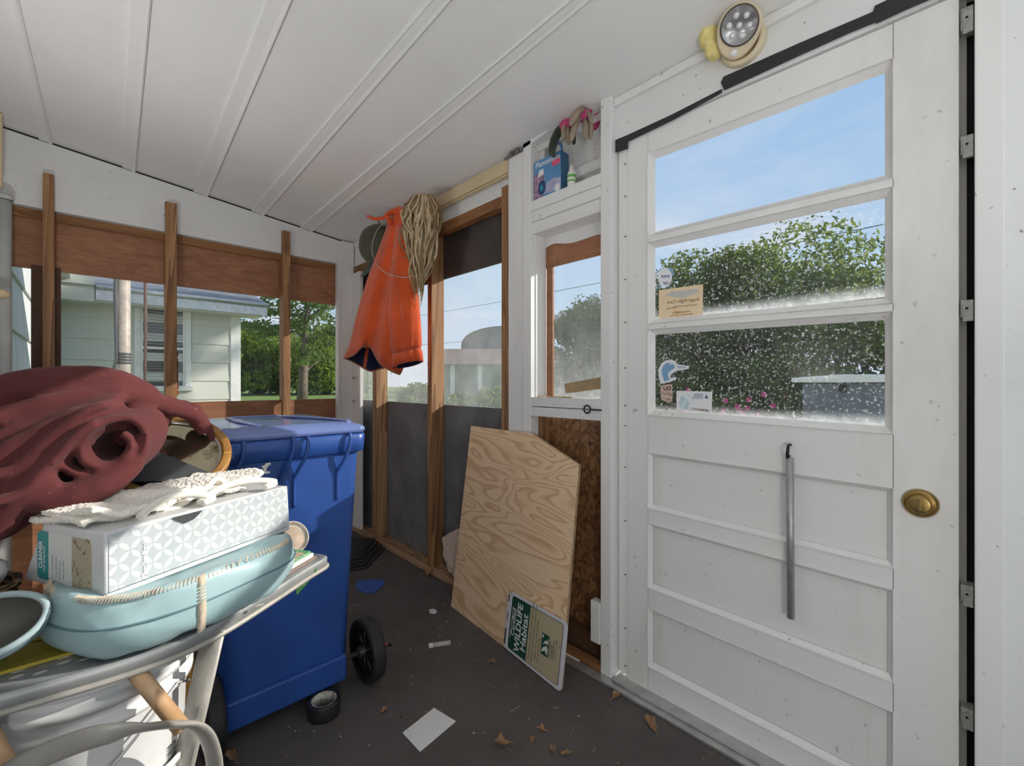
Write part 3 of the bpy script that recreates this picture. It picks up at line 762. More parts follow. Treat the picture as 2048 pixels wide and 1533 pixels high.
def smooth(pts, n=6):
    out = []
    P = [pts[0]]+list(pts)+[pts[-1]]
    for i in range(1, len(P)-2):
        for k in range(n):
            t_ = k/n; a, b_, c, d = P[i-1], P[i], P[i+1], P[i+2]
            out.append(.5*((2*b_)+(c-a)*t_+(2*a-5*b_+4*c-d)*t_*t_+(3*b_-a-3*c+d)*t_**3))
    return out+[pts[-1]]
# leaning plywood sheet -------------------------------------------------
def firply():
    m, nt, b, o = newmat('fir_plywood')
    v = coords(nt, (1,.62,2.1), (.12,.0,.0))
    f = noise(nt, v, 2.3, 2.4, .5, .6)
    s = math_(nt, 'FRACT', math_(nt, 'MULTIPLY', f, 19.0))
    fine = noise(nt, coords(nt, (1,1,10)), 14, 5, .6, .2)
    c = ramp(nt, s, [(.0,(.84,.62,.40)),(.50,(.80,.56,.345)),(.80,(.56,.325,.16)),(.90,(.65,.40,.22)),(1.0,(.84,.62,.40))])
    c = mixc(nt, math_(nt,'MULTIPLY',fine,.45), c, (.86,.66,.44))
    d = ramp(nt, noise(nt, coords(nt), 6, 3), [(.68,(0,0,0)),(.80,(.35,.35,.35))])
    c = mixc(nt, d, c, (.38,.26,.16))
    nt.links.new(c, b.inputs['Base Color']); b.inputs['Roughness'].default_value = .62
    bump(nt, b, s, .05); return m
M['fir'] = firply(); M['plyedge'] = plain('plywood_edge', (.30,.20,.11), .8, 0, .35, 30)
bl, br_, tl = U(902,1213,Z=0), U(1121.5,1382,Z=0), Vector((1.418,1.80,.896))
bn = (br_-bl).cross(tl-bl).normalized()
if bn.dot(CAM-bl) < 0: bn = -bn
t1, t2 = UP(1066,868,bl,bn), UP(1158,930,bl,bn)
mb = MB().prism([bl, br_, t2, t1, tl], -bn*.012, 0, 1)
o = solo(mb, 'plywood_sheet', [M['fir'], M['plyedge']], 'blond plywood sheet with one cut-off corner leaning on the white post', 'plywood', (1.27,1.43,0), fix=True)
# habitat sign and the second sign behind it -----------------------------
M['signw'] = plain('sign_white', (.74,.74,.78), .35, .1, .05, 9); M['signg'] = flat_('sign_green', (.012,.070,.050), .4)
M['signt'] = plain('sign_tan', (.50,.43,.28), .4, 0, .05, 6); M['ink'] = flat_('dark_ink', (.03,.04,.045), .5); M['inkt'] = flat_('brown_ink', (.16,.13,.07), .6)
M['lett'] = flat_('white_lettering', (.80,.80,.80), .5)
n0 = bl + bn*.010
sBL, sBR, sTR, sTL = [UP(*p, n0, bn) for p in ((1010,1296),(1123,1391),(1137,1247),(1022,1182))]
sBR.z = max(sBR.z, .004); sBL.z = max(sBL.z, .004)
def SP(u, v, h=0.0): return sBL.lerp(sBR, u).lerp(sTL.lerp(sTR, u), v) + bn*h
def srect(u0, v0, u1, v1, r, h, wu, wv):
    pts = []
    for (cu, cv, a0) in ((u1-r/wu,v1-r/wv,0),(u0+r/wu,v1-r/wv,90),(u0+r/wu,v0+r/wv,180),(u1-r/wu,v0+r/wv,270)):
        for k in range(7):
            a = math.radians(a0+15*k); pts.append(SP(cu+r/wu*math.cos(a), cv+r/wv*math.sin(a), h))
    return pts
wu = ((sBR-sBL).length+(sTR-sTL).length)/2; wv = ((sTL-sBL).length+(sTR-sBR).length)/2
t = thing('habitat_sign', 'white-edged green and tan wildlife habitat sign leaning sideways on the plywood', 'sign', tuple(sBL))
part(MB().prism(srect(0,0,1,1,.020,0,wu,wv), bn*.0025), 'plate', M['signw'], t)
mb = MB().prism(srect(.055,.05,.945,.95,.012,.0026,wu,wv), bn*.0006)
part(mb, 'border_line', M['ink'], t)
part(MB().prism(srect(.062,.058,.40,.942,.010,.0033,wu,wv), bn*.0004), 'green_field', M['signg'], t)
part(MB().prism(srect(.395,.058,.938,.942,.010,.0033,wu,wv), bn*.0004), 'tan_field', M['signt'], t)
ud = (sBR-sBL).normalized(); vd = (sTL-sBL).normalized(); rd = vd; upd = -ud
def stxt(s, u, v, size, mat, bold=0, sx=1.0, nm='lettering', align='LEFT'):
    return text(s, SP(u, v, .0040), vd, -ud, size*wu, mat, t, nm, .0003, align, bold, sx)
stxt('Certified', .155, .30, .085, M['lett'], .006, 1.05)
part(MB().prism([SP(.085,.25,.0038),SP(.092,.25,.0038),SP(.092,.78,.0038),SP(.085,.78,.0038)], bn*.0002), 'rule', M['lett'], t)
stxt('WILDLIFE', .265, .085, .130, M['lett'], .018, 1.02)
stxt('Habitat', .375, .16, .135, M['lett'], .014, 1.08)
for i, (s, v) in enumerate((('This property provides the four basic habitat', .10),('elements needed for wildlife to thrive: food,', .10),('water, cover, and places', .17),('to raise young.', .17))):
    stxt(s, .455+i*.052, v, .036 if i < 2 else .040, M['inkt'], .002, 1.0 if i < 2 else 1.15)
part(MB().prism([SP(.635,.34,.0038),SP(.755,.34,.0038),SP(.755,.66,.0038),SP(.635,.66,.0038)], bn*.0003), 'emblem', M['signg'], t)
mb = MB()     # pale wading bird, leaping fish and hills of the emblem
mb.prism([SP(a,b_,.0042) for a,b_ in ((.735,.36),(.70,.42),(.66,.38),(.645,.37),(.655,.43),(.69,.47),(.72,.50),(.745,.46))], bn*.0002)
mb.prism([SP(a,b_,.0042) for a,b_ in ((.74,.52),(.70,.53),(.675,.50),(.665,.51),(.69,.56),(.72,.57),(.735,.62),(.742,.58))], bn*.0002)
mb.prism([SP(.655+.011*math.cos(k),.615+.026*math.sin(k),.0042) for k in [j*.6283 for j in range(10)]], bn*.0002)
part(mb, 'emblem_figure', M['lett'], t)
for i, s in enumerate(('NATIONAL', 'WILDLIFE', 'FEDERATION')): stxt(s, .785+i*.028, .36, .030, M['signg'], .004, 1.15)
stxt('n w f . o r g', .875, .37, .040, M['ink'], .004, 1.1)
for v in (.20, .60): part(MB().lathe([(.0022,0),(.0,.0006)], SP(.915,v,.004), bn, 10), 'rivet_hole', M['dark'], t)
sh = -ud*.016 - bn*.004 + Vector((0,0,-.0)); 
t2_ = thing('second_sign', 'white sign edge with dark patches peeking out behind the wildlife habitat sign', 'sign', tuple(sBL+sh))
def S2(u, v, h=0): return SP(u, v, h) + sh + vd*(-.006)*(1 if v > .5 else 0)
part(MB().prism([S2(0,.03),S2(.03,.01),S2(.7,.01),S2(.7,.97),S2(.03,.97),S2(0,.94)], bn*.002), 'plate', M['signw'], t2_)
for q in ([(.006,.05),(.045,.05),(.045,.32),(.006,.32)], [(.012,.82),(.045,.82),(.045,.94),(.012,.94)], [(.02,.46),(.045,.44),(.03,.56),(.04,.70),(.015,.58)]):
    part(MB().prism([S2(u,v,.0021) for u, v in q], bn*.0003), 'dark_patch', M['ink'], t2_)
# torn printed paper behind the sheet -------------------------------------
def paper_mat(name, base, ink, sc, th=.6):
    m, nt, b, o = newmat(name); f = noise(nt, coords(nt), sc, 4, .6, 1.5)
    c = ramp(nt, f, [(th-.03, base), (th+.03, ink)]); nt.links.new(c, b.inputs['Base Color']); b.inputs['Roughness'].default_value = .7; return m
M['torn'] = paper_mat('printed_torn_paper', (.66,.55,.46), (.60,.22,.07), 26)
pp = [(884,1076),(900,1066),(916,1058),(925,1062),(925,1150),(910,1160),(903,1146),(897,1144),(893,1128),(885,1112),(887,1096)]
cx_ = 1.415
mb = MB().prism([U(a,b_,X=cx_-.004*((i*7)%3)) for i,(a,b_) in enumerate(pp)], (.003,0,.0))
solo(mb, 'torn_paper', M['torn'], 'torn orange-printed paper tucked behind the left edge of the plywood sheet', 'paper', tuple(U(905,1150,X=cx_)))
# ------------------------------------------------------------------ coat, mop, cap
def cloth(name, col, dark=.75, sheen=.3, sc=30, lint=0.0, rough=.85, weave=220, wr=0, wsc=(1,1,1), wrs=9):
    m, nt, b, o = newmat(name); v = coords(nt)
    f = noise(nt, v, sc*.2, 5, .6)
    c = ramp(nt, f, [(.3, tuple(x*dark for x in col)), (.7, tuple(min(1,x*1.12) for x in col))])
    if lint:
        k = ramp(nt, noise(nt, coords(nt,(1,3,1),(.4,.9,.2)), 95, 3, .6, 2.0), [(.70,(0,0,0)),(.735,(lint,)*3)])
        c = mixc(nt, k, c, (.62,.50,.46))
    nt.links.new(c, b.inputs['Base Color']); b.inputs['Roughness'].default_value = rough; b.inputs['Sheen Weight'].default_value = sheen
    b.inputs['Specular IOR Level'].default_value = .2
    if wr:
        n1 = N(nt, 'Bump'); n1.inputs['Strength'].default_value = wr; n1.inputs['Distance'].default_value = .03
        nt.links.new(noise(nt, coords(nt, wsc, (.3,.5,.2)), wrs, 2, .45, .8), n1.inputs['Height'])
        n2 = N(nt, 'Bump'); n2.inputs['Strength'].default_value = .25; n2.inputs['Distance'].default_value = .002
        nt.links.new(noise(nt, v, weave, 3), n2.inputs['Height']); nt.links.new(n1.outputs[0], n2.inputs['Normal']); nt.links.new(n2.outputs[0], b.inputs['Normal'])
    else: bump(nt, b, noise(nt, v, weave, 3), .25, .002)
    return m
M['orange'] = cloth('orange_cotton', (.68,.095,.022), wr=.35, wsc=(1,1,.35)); M['navy'] = cloth('navy_lining', (.008,.012,.045)); M['piping'] = cloth('rust_piping', (.42,.13,.07))
def cD(px): return 2.50 + (843-px)*.0022
def ring_at(y, l, r, th, fold, ph, k=48, sq=1.0):
    pts = []
    for j in range(k):
        a = 2*math.pi*j/k; px = (l+r)/2 + (r-l)/2*math.cos(a)
        w = 1 + fold*math.sin(5*a+ph) + fold*.6*math.sin(9*a+ph*1.7)
        pts.append(U(px, y, D=cD(px) - .02 + th*math.sin(a)*w))
    return pts
t = thing('orange_coat', 'orange work jacket with navy lining hanging from a wall hook', 'jacket', tuple(U(790,745,D=2.62)))
def hem(a):      # front lifted in one place over the lining, low elsewhere
    s = math.sin(a); c = math.cos(a)
    back = 714 + 30*max(0,1-abs(c+.05))**.8 + 8*(c > 0)*c
    if s >= 0: return back
    up = math.exp(-((c+.30)/.30)**2)
    fr = 716 + 26*max(0, c+.35)*1.0 - 30*up
    w = min(1, -s*3)
    return back*(1-w) + fr*w
rows = [(424,792,808,.020),(432,784,816,.035),(445,776,822,.05),(465,770,826,.065),(500,757,828,.08),(550,738,828,.09),(600,722,824,.10),(640,711,818,.105),(675,703,812,.11),(695,698,808,.11)]
rings = [ring_at(y,l,r,th,.10+.12*min(1,(y-424)/200),1.1) for y,l,r,th in rows]
K = 48; low = []; lowi = []
for j in range(K):
    a = 2*math.pi*j/K; l, r = 690, 806; px = (l+r)/2+(r-l)/2*math.cos(a) + 4*math.sin(3*a+.5); y = hem(a)
    w = 1+.24*math.sin(5*a+1.1)+.12*math.sin(9*a+1.9)
    low.append(U(px, y, D=cD(px)-.02+.115*math.sin(a)*w))
rings.append(low)
part(loft(MB(), rings, 0, True, False), 'body', M['orange'], t, thick=.004)
cen = [sum((Vector(p) for p in rg), Vector())/K for rg in rings]
inn = [[c + (Vector(p)-c)*.965 + Vector((0,0,.002)) for p in rg] for rg, c in zip(rings[3:], cen[3:])]
part(loft(MB(), inn, 0, True, False), 'lining', M['navy'], t)
part(MB().tube(low+[low[0]], .0055, 8, cap=False), 'hem_piping', M['piping'], t)
# second front panel : the side that hangs lower, left of the sleeve
pan_ = [(640,742,800),(690,738,806),(725,742,812),(746,752,838)]
# sleeve
ax_ = [(452,806,13,.05),(480,808,19,.06),(520,808,24,.065),(560,808,28,.068),(600,808,30,.07),(650,810,31,.07),(690,812,30,.07),(702,813,27,.06),(712,814,29,.064),(730,815,30,.064)]
sr = []
for (y, c, hw_, th) in ax_:
    rg = []
    for j in range(28):
        a = 2*math.pi*j/28; px = c+hw_*math.cos(a)*(1+.05*math.sin(4*a+y*.02))
        yy = y - (6*math.cos(a) if y > 700 else 0) + (5*math.sin(a) if y > 725 else 0)
        rg.append(U(px, yy, D=2.46+(843-px)*.0008+th*.95*math.sin(a)*(1+.12*math.sin(6*a+y*.015))))
    sr.append(rg)
part(loft(MB(), sr[:8], 0, True, False), 'sleeve', M['orange'], t, thick=.003)
part(loft(MB(), sr[7:], 0, False, False), 'cuff', M['orange'], t, thick=.005)
part(loft(MB(), [[c_ + (Vector(p)-c_)*.9 for p in rg] for rg, c_ in ((sr[-2], sum((Vector(p) for p in sr[-2]),Vector())/28), (sr[-1], sum((Vector(p) for p in sr[-1]),Vector())/28))], 0, True, False), 'cuff_lining', M['navy'], t)
# collar and hanging loop
mb = MB().tube([U(784,452,D=2.56),U(778,440,D=2.55),U(772,432,D=2.56),U(784,424,D=2.58),U(800,420,D=2.55),U(812,428,D=2.50),U(818,450,D=2.47)], [.012,.016,.014,.018,.022,.020,.012], 10)
part(mb, 'collar', M['orange'], t)
part(MB().tube(smooth([U(806,424,D=2.50),U(811,417,D=2.52),U(815,417,D=2.55),U(812,424,D=2.54)],5), .004, 8), 'hanging_loop', M['orange'], t)
part(MB().tube([U(734,432,D=2.62),U(748,438,D=2.60),U(764,437,D=2.58),U(778,430,D=2.58)], [.009,.011,.010,.008], 8), 'strap', M['orange'], t)
mb = MB().tube([U(788,520,D=2.40),U(796,516,D=2.39),U(808,515,D=2.385),U(822,518,D=2.385)], .0025, 6).tube([U(786,520,D=2.41),U(790,560,D=2.40),U(800,610,D=2.395),U(806,640,D=2.395)], .0022, 6)
part(mb, 'seam', M['piping'], t)
# hooks
M['hook'] = flat_('black_wire', (.03,.028,.026), .4, .6)
def hook(p, lb, grp='coat hooks along the wall'):
    p = Vector(p)
    pth = [(1.458,p.y,p.z-.03),(p.x+.02,p.y,p.z-.035),(p.x,p.y,p.z-.028),(p.x-.012,p.y+.004,p.z-.005),(p.x-.014,p.y+.008,p.z+.02)]
    return solo(MB().tube(pth, .0035, 8), 'coat_hook', M['hook'], lb, 'hook', (1.458,p.y,p.z-.03), grp)
hook(U(762,445,D=2.80), 'black wire coat hook showing above the cap, left of the orange jacket')
hook(U(815,415,D=2.55), 'black wire coat hook poking out between the orange jacket and the mop')
# mop
M['yarn'] = plain('mop_yarn', (.48,.34,.19), .95, 0, .35, 22, .6, 160); M['yarn2'] = plain('mop_yarn_dark', (.24,.165,.085), .95, 0, .35, 22, .6, 160); M['yarn3'] = plain('mop_yarn_pale', (.58,.47,.31), .95, 0, .3, 22, .6, 160)
t = thing('string_mop', 'tan string mop head hanging over the right side of the orange jacket', 'mop', tuple(U(845,610,D=2.36)))
rr = random.Random(3); mb = MB()
mb.ell(U(846,420,D=2.41), (.050,.045,.060), 14, 8, 1)
mb.tube([U(846,420,D=2.42),U(843,500,D=2.40),U(838,560,D=2.39)], [.060,.050,.02], 12, 1)
for k in range(150):
    a = rr.uniform(0, 6.283); q = math.sqrt(rr.uniform(.12,1)); front = math.sin(a) < .3
    e = rr.uniform(500, 622) - 40*abs(math.cos(a))*q
    pts = []; ph = rr.uniform(0,6.28); ph2 = rr.uniform(0,6.28); fr = rr.uniform(1.0,2.2); am = rr.uniform(3,8); n_ = 16
    for s in range(n_+1):
        f = s/n_; y = 390 + (e-390)*f**1.0 - 6*math.sin(math.pi*min(1,f*5))*(f < .2)
        wdt = (12*q + 24*q*min(1, f*3.4)) * (1 if f < .5 else 1-.80*(f-.5)/.5)
        env = min(1, f*4)
        px = 848 - 12*f + wdt*math.cos(a) + env*(am*math.sin(fr*6.28*f*.6+ph) + 1.6*math.sin(fr*11*f+ph2))
        D = 2.385 + .062*q*math.sin(a)*(1 if f < .6 else .75) + .012*math.sin(fr*5*f+ph2)*env
        pts.append(U(px, y, D=D))
    mb.tube(smooth(pts,2), [.0055]*24+[.0045,.004,.0035,.003,.0025,.002,.0015,.001,.0008], 6, rr.choice((0,0,1,2,2)))
o = part(mb, 'yarn', [M['yarn'],M['yarn2'],M['yarn3']], t); o['kind'] = 'stuff'
part(MB().lathe([(.024,0),(.026,.01),(.022,.022)], U(846,398,D=2.40), (0,0,1), 16), 'binding', M['yarn'], t)
# cap
M['cap'] = cloth('olive_cap_cloth', (.10,.10,.072), .7, .2); M['capin'] = cloth('brown_cap_lining', (.13,.075,.045)); M['teal'] = cloth('teal_underbrim', (.10,.17,.17))
cc = U(766,494,D=2.90); axc = (-RT*.85 - FW*.45 + Vector((0,0,.10))).normalized(); upv = Vector((0,0,1)); upv = (upv-axc*upv.dot(axc)).normalized(); sdv = axc.cross(upv)
t = thing('baseball_cap', 'olive brown baseball cap hung sideways left of the orange jacket', 'cap', tuple(cc))
def capf(sc):
    def fn(u, v):
        a = u*2*math.pi; th = v*math.pi*.5
        r = math.cos(th)**.8; h = math.sin(th)
        return cc + (upv*math.cos(a)*.140*sc + sdv*math.sin(a)*.100*sc)*r + axc*.150*sc*h
    return fn
part(MB().grid(capf(1), 36, 12), 'crown', M['cap'], t); part(MB().grid(capf(.965), 36, 12), 'inside', M['capin'], t)
def brim(u, v):
    a = (u-.5)*1.9; r = 1+v*.62
    p = cc - upv*math.cos(a)*.140*r + sdv*math.sin(a)*.100*(1+.25*v) + axc*(.030+.085*v*math.cos(a)); return p
part(MB().grid(brim, 18, 6), 'brim', [M['cap']], t, thick=.004)
part(MB().grid(lambda u, v: brim(u, v) - axc*.004 + upv*.001, 18, 6), 'underbrim', M['teal'], t)
part(MB().lathe([(.030,0),(.024,.004)], cc+upv*.118+axc*.078, (upv*.8+axc*.5).normalized(), 16), 'back_gap', M['capin'], t)
M['cord'] = flat_('pinkish_cord', (.50,.38,.32), .6)
cp = [U(a,b_,D=d) for a,b_,d in ((772,446,2.74),(758,455,2.74),(747,478,2.76),(744,500,2.76),(748,518,2.74),(757,533,2.52),(772,546,2.45),(792,553,2.42),(812,555,2.36),(826,551,2.33))]
solo(MB().tube(smooth(cp), .0028, 8), 'pale_cord', M['cord'], 'thin pale cord looped across the front of the orange jacket', 'cord', tuple(cp[0]))
# wire clips on the white corner board
for i, (py, lb) in enumerate(((756,'upper twisted wire clip on the white board by the corner post'),(803,'lower twisted wire clip on the white board by the corner post'))):
    p = U(712, py, X=1.4345)
    mb = MB().tube([p+Vector((.006,.034,.004)),p+Vector((0,.03,.004)),p+Vector((-.012,.018,0)),p+Vector((-.014,-.005,.002)),p+Vector((-.012,-.03,-.004))], .0035, 8)
    mb.tube([p+Vector((-.012,.03,.008)),p+Vector((-.016,.02,-.006)),p+Vector((-.012,.01,-.006))], .0025, 6)
    solo(mb, 'wire_clip', M['steel'], lb, 'clip', tuple(p), 'wire clips on the corner board')
# ------------------------------------------------------------------ niche shelf things
sz = 1.9172
M['boxblue'] = plain('printed_blue_carton', (.10,.28,.52), .35, 0, .25, 6); M['boxside'] = plain('blue_carton_side', (.025,.12,.24), .4, 0, .1, 9)
M['prpink'] = paper_mat('pink_ray_print', (.50,.30,.38), (.20,.12,.25), 60, .5); M['prsky'] = plain('pale_cloud_print', (.42,.42,.60), .4, 0, .3, 22)
M['prdark'] = flat_('dark_blue_disc', (.02,.055,.16), .4); M['cyan'] = flat_('cyan_print', (.03,.26,.42), .4); M['hot'] = flat_('hot_pink_tag', (.72,.10,.22), .5)
t = thing('detergent_carton', 'blue carton with a carry handle and printed front on the niche shelf', 'carton', (1.45,1.28,sz))
X0, X1, Ya, Yb = 1.426, 1.478, 1.206, 1.358
part(MB().box((X0,Ya,sz),(X1,Yb,sz+.172)), 'box', [M['boxside']], t, bevel=.002)
Fx = X0-.0006
def fr_(pts, h=0): return [Vector((Fx-h, Yb-(Yb-Ya)*u, sz+.172*v)) for u, v in pts]
part(MB().prism(fr_([(0,0),(1,0),(1,1),(0,1)]), (-.0004,0,0)), 'front_print', M['boxblue'], t)
part(MB().prism(fr_([(0,.0),(.30,.0),(.42,.36),(.36,.70),(0,.66)],.0005), (-.0002,0,0)), 'pink_print', M['prpink'], t)
part(MB().prism(fr_([(.32,.10),(1,.06),(1,.34),(.72,.40),(.45,.34)],.0005), (-.0002,0,0)), 'cloud_print', M['prsky'], t)
mb = MB().prism(fr_([(.30+.15*math.cos(k*.3927),.28+.19*math.sin(k*.3927)) for k in range(16)],.0008), (-.0002,0,0)); part(mb, 'disc_print', M['prdark'], t)
mb = MB().prism(fr_([(.29+.06*math.cos(k*.3927),.27+.08*math.sin(k*.3927)) for k in range(16)],.0011), (-.0002,0,0)); part(mb, 'disc_centre', M['cyan'], t)
part(MB().prism(fr_([(.14,.56),(.36,.60),(.36,.74),(.20,.74)],.0008), (-.0002,0,0)), 'white_print', M['lett'], t)
part(MB().prism(fr_([(.68,.69),(.98,.69),(.98,.83),(.68,.83)],.0008), (-.0002,0,0)), 'price_tag', M['hot'], t)
mb = MB().prism(fr_([(.88+.09*math.cos(k*.3927),.12+.10*math.sin(k*.3927)) for k in range(16)],.0011), (-.0002,0,0)); part(mb, 'round_badge', M['lett'], t)
text('Plantations', Vector((Fx-.0012,Yb-.008,sz+.142)), (0,-1,.0), (0,0,1), .032, M['lett'], t, bold=.01)
hp = [Vector((X0+.012, Yb-(Yb-Ya)*u, sz+.172+h)) for u, h in ((.50,-.002),(.53,.022),(.64,.040),(.78,.044),(.90,.036),(.96,.018),(.97,-.002))]
part(MB().tube(smooth(hp), .0058, 10), 'handle', M['boxblue'], t)
part(MB().prism([Vector((X0+.004,Yb-(Yb-Ya)*u,sz+v)) for u,v in ((.70,.205),(.86,.205),(.92,.150),(.78,.150))], (-.004,0,0)), 'paper_tag', M['signw'], t)
M['bottle'] = plain('white_plastic_bottle', (.74,.74,.68), .4); M['green'] = flat_('green_band', (.12,.42,.10), .5)
bp = U(1143,372,Z=sz); bp = Vector((1.432,yw(1143,1.432),sz))
t = thing('glue_bottle', 'small white squeeze bottle with a green band beside the blue carton', 'bottle', tuple(bp))
part(MB().lathe([(0,0),(.016,0),(.0175,.003),(.0175,.052),(.013,.066),(.010,.070)], bp, (0,0,1), 24), 'body', M['bottle'], t)
part(MB().lathe([(.010,.070),(.009,.076),(.0035,.098),(0,.099)], bp, (0,0,1), 20), 'nozzle', M['bottle'], t)
part(MB().lathe([(.0178,.020),(.0179,.024),(.0178,.027)], bp, (0,0,1), 24).lathe([(.0177,.038),(.0179,.044),(.0177,.049)], bp, (0,0,1), 24), 'band', M['green'], t)
solo(MB().box((1.49,yw(1182,1.50),sz),(1.515,yw(1174,1.50),sz+.012)).box((1.505,yw(1182,1.50)+.003,sz),(1.515,yw(1176,1.50),sz+.045)), 'rusty_hinge', plain('rusty_metal', (.13,.085,.06), .7, .4, .4), 'small rusty hinge piece at the back of the niche shelf', 'hinge', (1.505,yw(1178,1.50),sz), bevel=.002)
M['glv'] = plain('tan_glove_leather', (.31,.24,.175), .8, 0, .25, 30, .3, 90); M['glvp'] = paper_mat('pink_pattern_cloth', (.62,.06,.22), (.30,.05,.10), 55, .55); M['glvd'] = cloth('dark_green_cloth', (.05,.06,.045))
def glove(nm, lb, palm, pr, fingers, cuff, mats):
    t = thing('work_glove', lb, 'glove', tuple(palm), 'gloves hung on the niche rail')
    mb = MB(); mb.ell(palm, pr, 18, 10)
    part(mb, 'palm', mats[0], t)
    for f in fingers:
        pts = smooth([Vector(p) for p in f[0]], 5); k = len(pts); r = f[1]
        part(MB().tube(pts, [r*(.8+.25*math.sin(math.pi*min(1,i/(k-1)*1.05)))*(1 if i < k-2 else (.8 if i == k-2 else .4)) for i in range(k)], 10), 'finger', mats[f[2]], t)
    part(MB().tube(smooth([Vector(p) for p in cuff[0]], 5), cuff[1], 12, flat=.45), 'cuff', mats[2], t)
G = lambda px, py, d=1.74: U(px, py, D=d)
glove('a', 'tan-fingered pink garden glove flopped over the right end of the niche rail', G(1168,232,1.74), (.020,.026,.024),
      [([G(1166,216,1.72),G(1152,230,1.69),G(1140,252,1.70)], .012, 1), ([G(1160,235),G(1148,258,1.71),G(1142,284,1.72)], .011, 1), ([G(1170,240,1.73),G(1170,260,1.70),G(1172,277,1.71)], .010, 1), ([G(1176,228),G(1182,248,1.72),G(1180,280,1.72)], .010, 1), ([G(1172,218),G(1180,234,1.71),G(1184,250,1.71)], .009, 1)],
      ([G(1170,228,1.75),G(1184,222,1.77),G(1194,238,1.78),G(1190,256,1.78)], .022), [M['glvp'], M['glv'], M['glvp']])
glove('b', 'darker garden glove hanging behind the blue carton handle at the niche rail', G(1132,250,1.79), (.022,.030,.022),
      [([G(1128,252,1.78),G(1127,266,1.77),G(1129,280,1.78)], .010, 1), ([G(1136,256,1.78),G(1136,272,1.77),G(1138,290,1.78)], .010, 1), ([G(1143,258,1.80),G(1147,276,1.80),G(1148,290,1.81)], .009, 2)],
      ([G(1128,254,1.82),G(1116,266,1.84),G(1106,290,1.85),G(1104,310,1.85)], .024), [M['glvp'], M['glv'], M['glvd']])
# ring screw, debris, strip on the sidelight ledge
rp = Vector((XF-.010, yw(1178,XF), U(1178,819,X=XF).z))
mb = MB().tube([rp+Vector((-.002,.015*math.cos(a),.015*math.sin(a))) for a in [k*2*math.pi/20 for k in range(21)]], .0032, 8, cap=False).tube([rp+Vector((0,-.015,0)),rp+Vector((.006,-.035,-.001)),rp+Vector((.012,-.06,-.001))], .003, 8)
solo(mb, 'ring_pull', M['hook'], 'dark steel ring screwed into the rail under the narrow side window', 'ring', tuple(rp))
mb = MB(); rr = random.Random(9)
for k in range(70):
    y = yL0-.02-rr.random()**1.6*.20; x = XF+rr.uniform(.012,.085); s = rr.uniform(.002,.006)
    mb.ell((x,y,1.0545+s*.4), (s,s*1.4,s*.5), 6, 4)
o = solo(mb, 'debris', plain('tan_crumbs', (.52,.36,.20), .9, 0, .4, 60), 'tan crumbs and chips scattered on the narrow side window ledge', 'debris', (XF+.05,1.28,1.054)); o['kind'] = 'stuff'
q = [U(a,b_,X=1.495) for a,b_ in ((1128,768),(1150,764),(1203,754),(1203,778),(1150,785),(1131,787))]
mb = MB().prism(q, (.012,0,0))
solo(mb, 'cardboard_strip', plain('tan_cardboard', (.33,.24,.135), .85, 0, .2, 14, .2, 60), 'brown strip of board propped on the narrow side window ledge', 'board', tuple(U(1165,786,X=1.495)), bevel=.002)
# ------------------------------------------------------------------ on and above the door
M['rod'] = plain('dull_rod', (.40,.40,.39), .42, .55, .2, 40)
p0, p1 = U(1580,916,X=1.424), U(1577,1238,X=1.424); p1.y = p0.y; p1.x = 1.432
t = thing('hanging_rod', 'grey metal rod hanging from a screw hook on the white door', 'rod', tuple(p0))
part(MB().tube([p0, p1], .0095, 14), 'rod', M['rod'], t)
hk = U(1581,893,X=XD)
mb = MB().tube(smooth([Vector((XD,hk.y,hk.z+.004)),Vector((XD-.018,hk.y,hk.z+.004)),Vector((XD-.032,hk.y-.002,hk.z-.004)),Vector((XD-.030,hk.y,hk.z-.024)),Vector((XD-.020,hk.y+.001,hk.z-.034)),Vector((XD-.012,hk.y+.001,hk.z-.024))],5), .0042, 10)
part(mb, 'screw_hook', M['hook'], t)
# black tape
def strip(pts, h=0.0):
    return [U(a,b_,X=1.4385-h) for a,b_ in pts]
mb = MB().prism(strip([(1230,281),(1256,270),(1345,229),(1444,178),(1444,186),(1345,241),(1256,284),(1256,298),(1230,306)]), (-.0015,0,0))
mb.prism(strip([(1442,166),(1447,154),(1600,86),(1746,24),(1925,-55),(1925,-30),(1752,45),(1700,66),(1600,111),(1449,181)],.002), (-.0015,0,0))
mb.prism(strip([(1746,24),(1750,12),(1802,-12),(1925,-75),(1925,-28),(1812,20),(1752,48)],.004), (-.0015,0,0))
solo(mb, 'door_tape', M['tape'], 'wrinkled black tape stuck along the gap over the door', 'tape', (1.438,.5,2.04))
# motion light
M['cream'] = plain('yellowed_plastic', (.70,.60,.42), .4, 0, .08, 8); M['refl'] = plain('grey_reflector', (.40,.40,.40), .25, .6, .15, 30); M['led'] = plain('clear_led', (.75,.75,.75), .08, .2, .1)
bc = U(1489,82,X=1.44); 
t = thing('motion_light', 'cream battery motion light with seven lamps above the door', 'light', tuple(bc))
part(MB().lathe([(0,0),(.060,0),(.064,.006),(.064,.020),(.058,.034),(.050,.030),(.040,.014),(0,.010)], bc+Vector((.003,0,-.012)), (-1,0,-.12), 36), 'base', M['cream'], t)
hn = (CAM-bc).normalized(); hn = (hn + Vector((0,.12,-.30))).normalized()
hc = U(1478,55,D=1.285); hu = Vector((0,0,1)); hu = (hu-hn*hu.dot(hn)).normalized(); hs = hn.cross(hu)
hu2 = (hu*.94 - hs*.34).normalized(); hs2 = hn.cross(hu2)
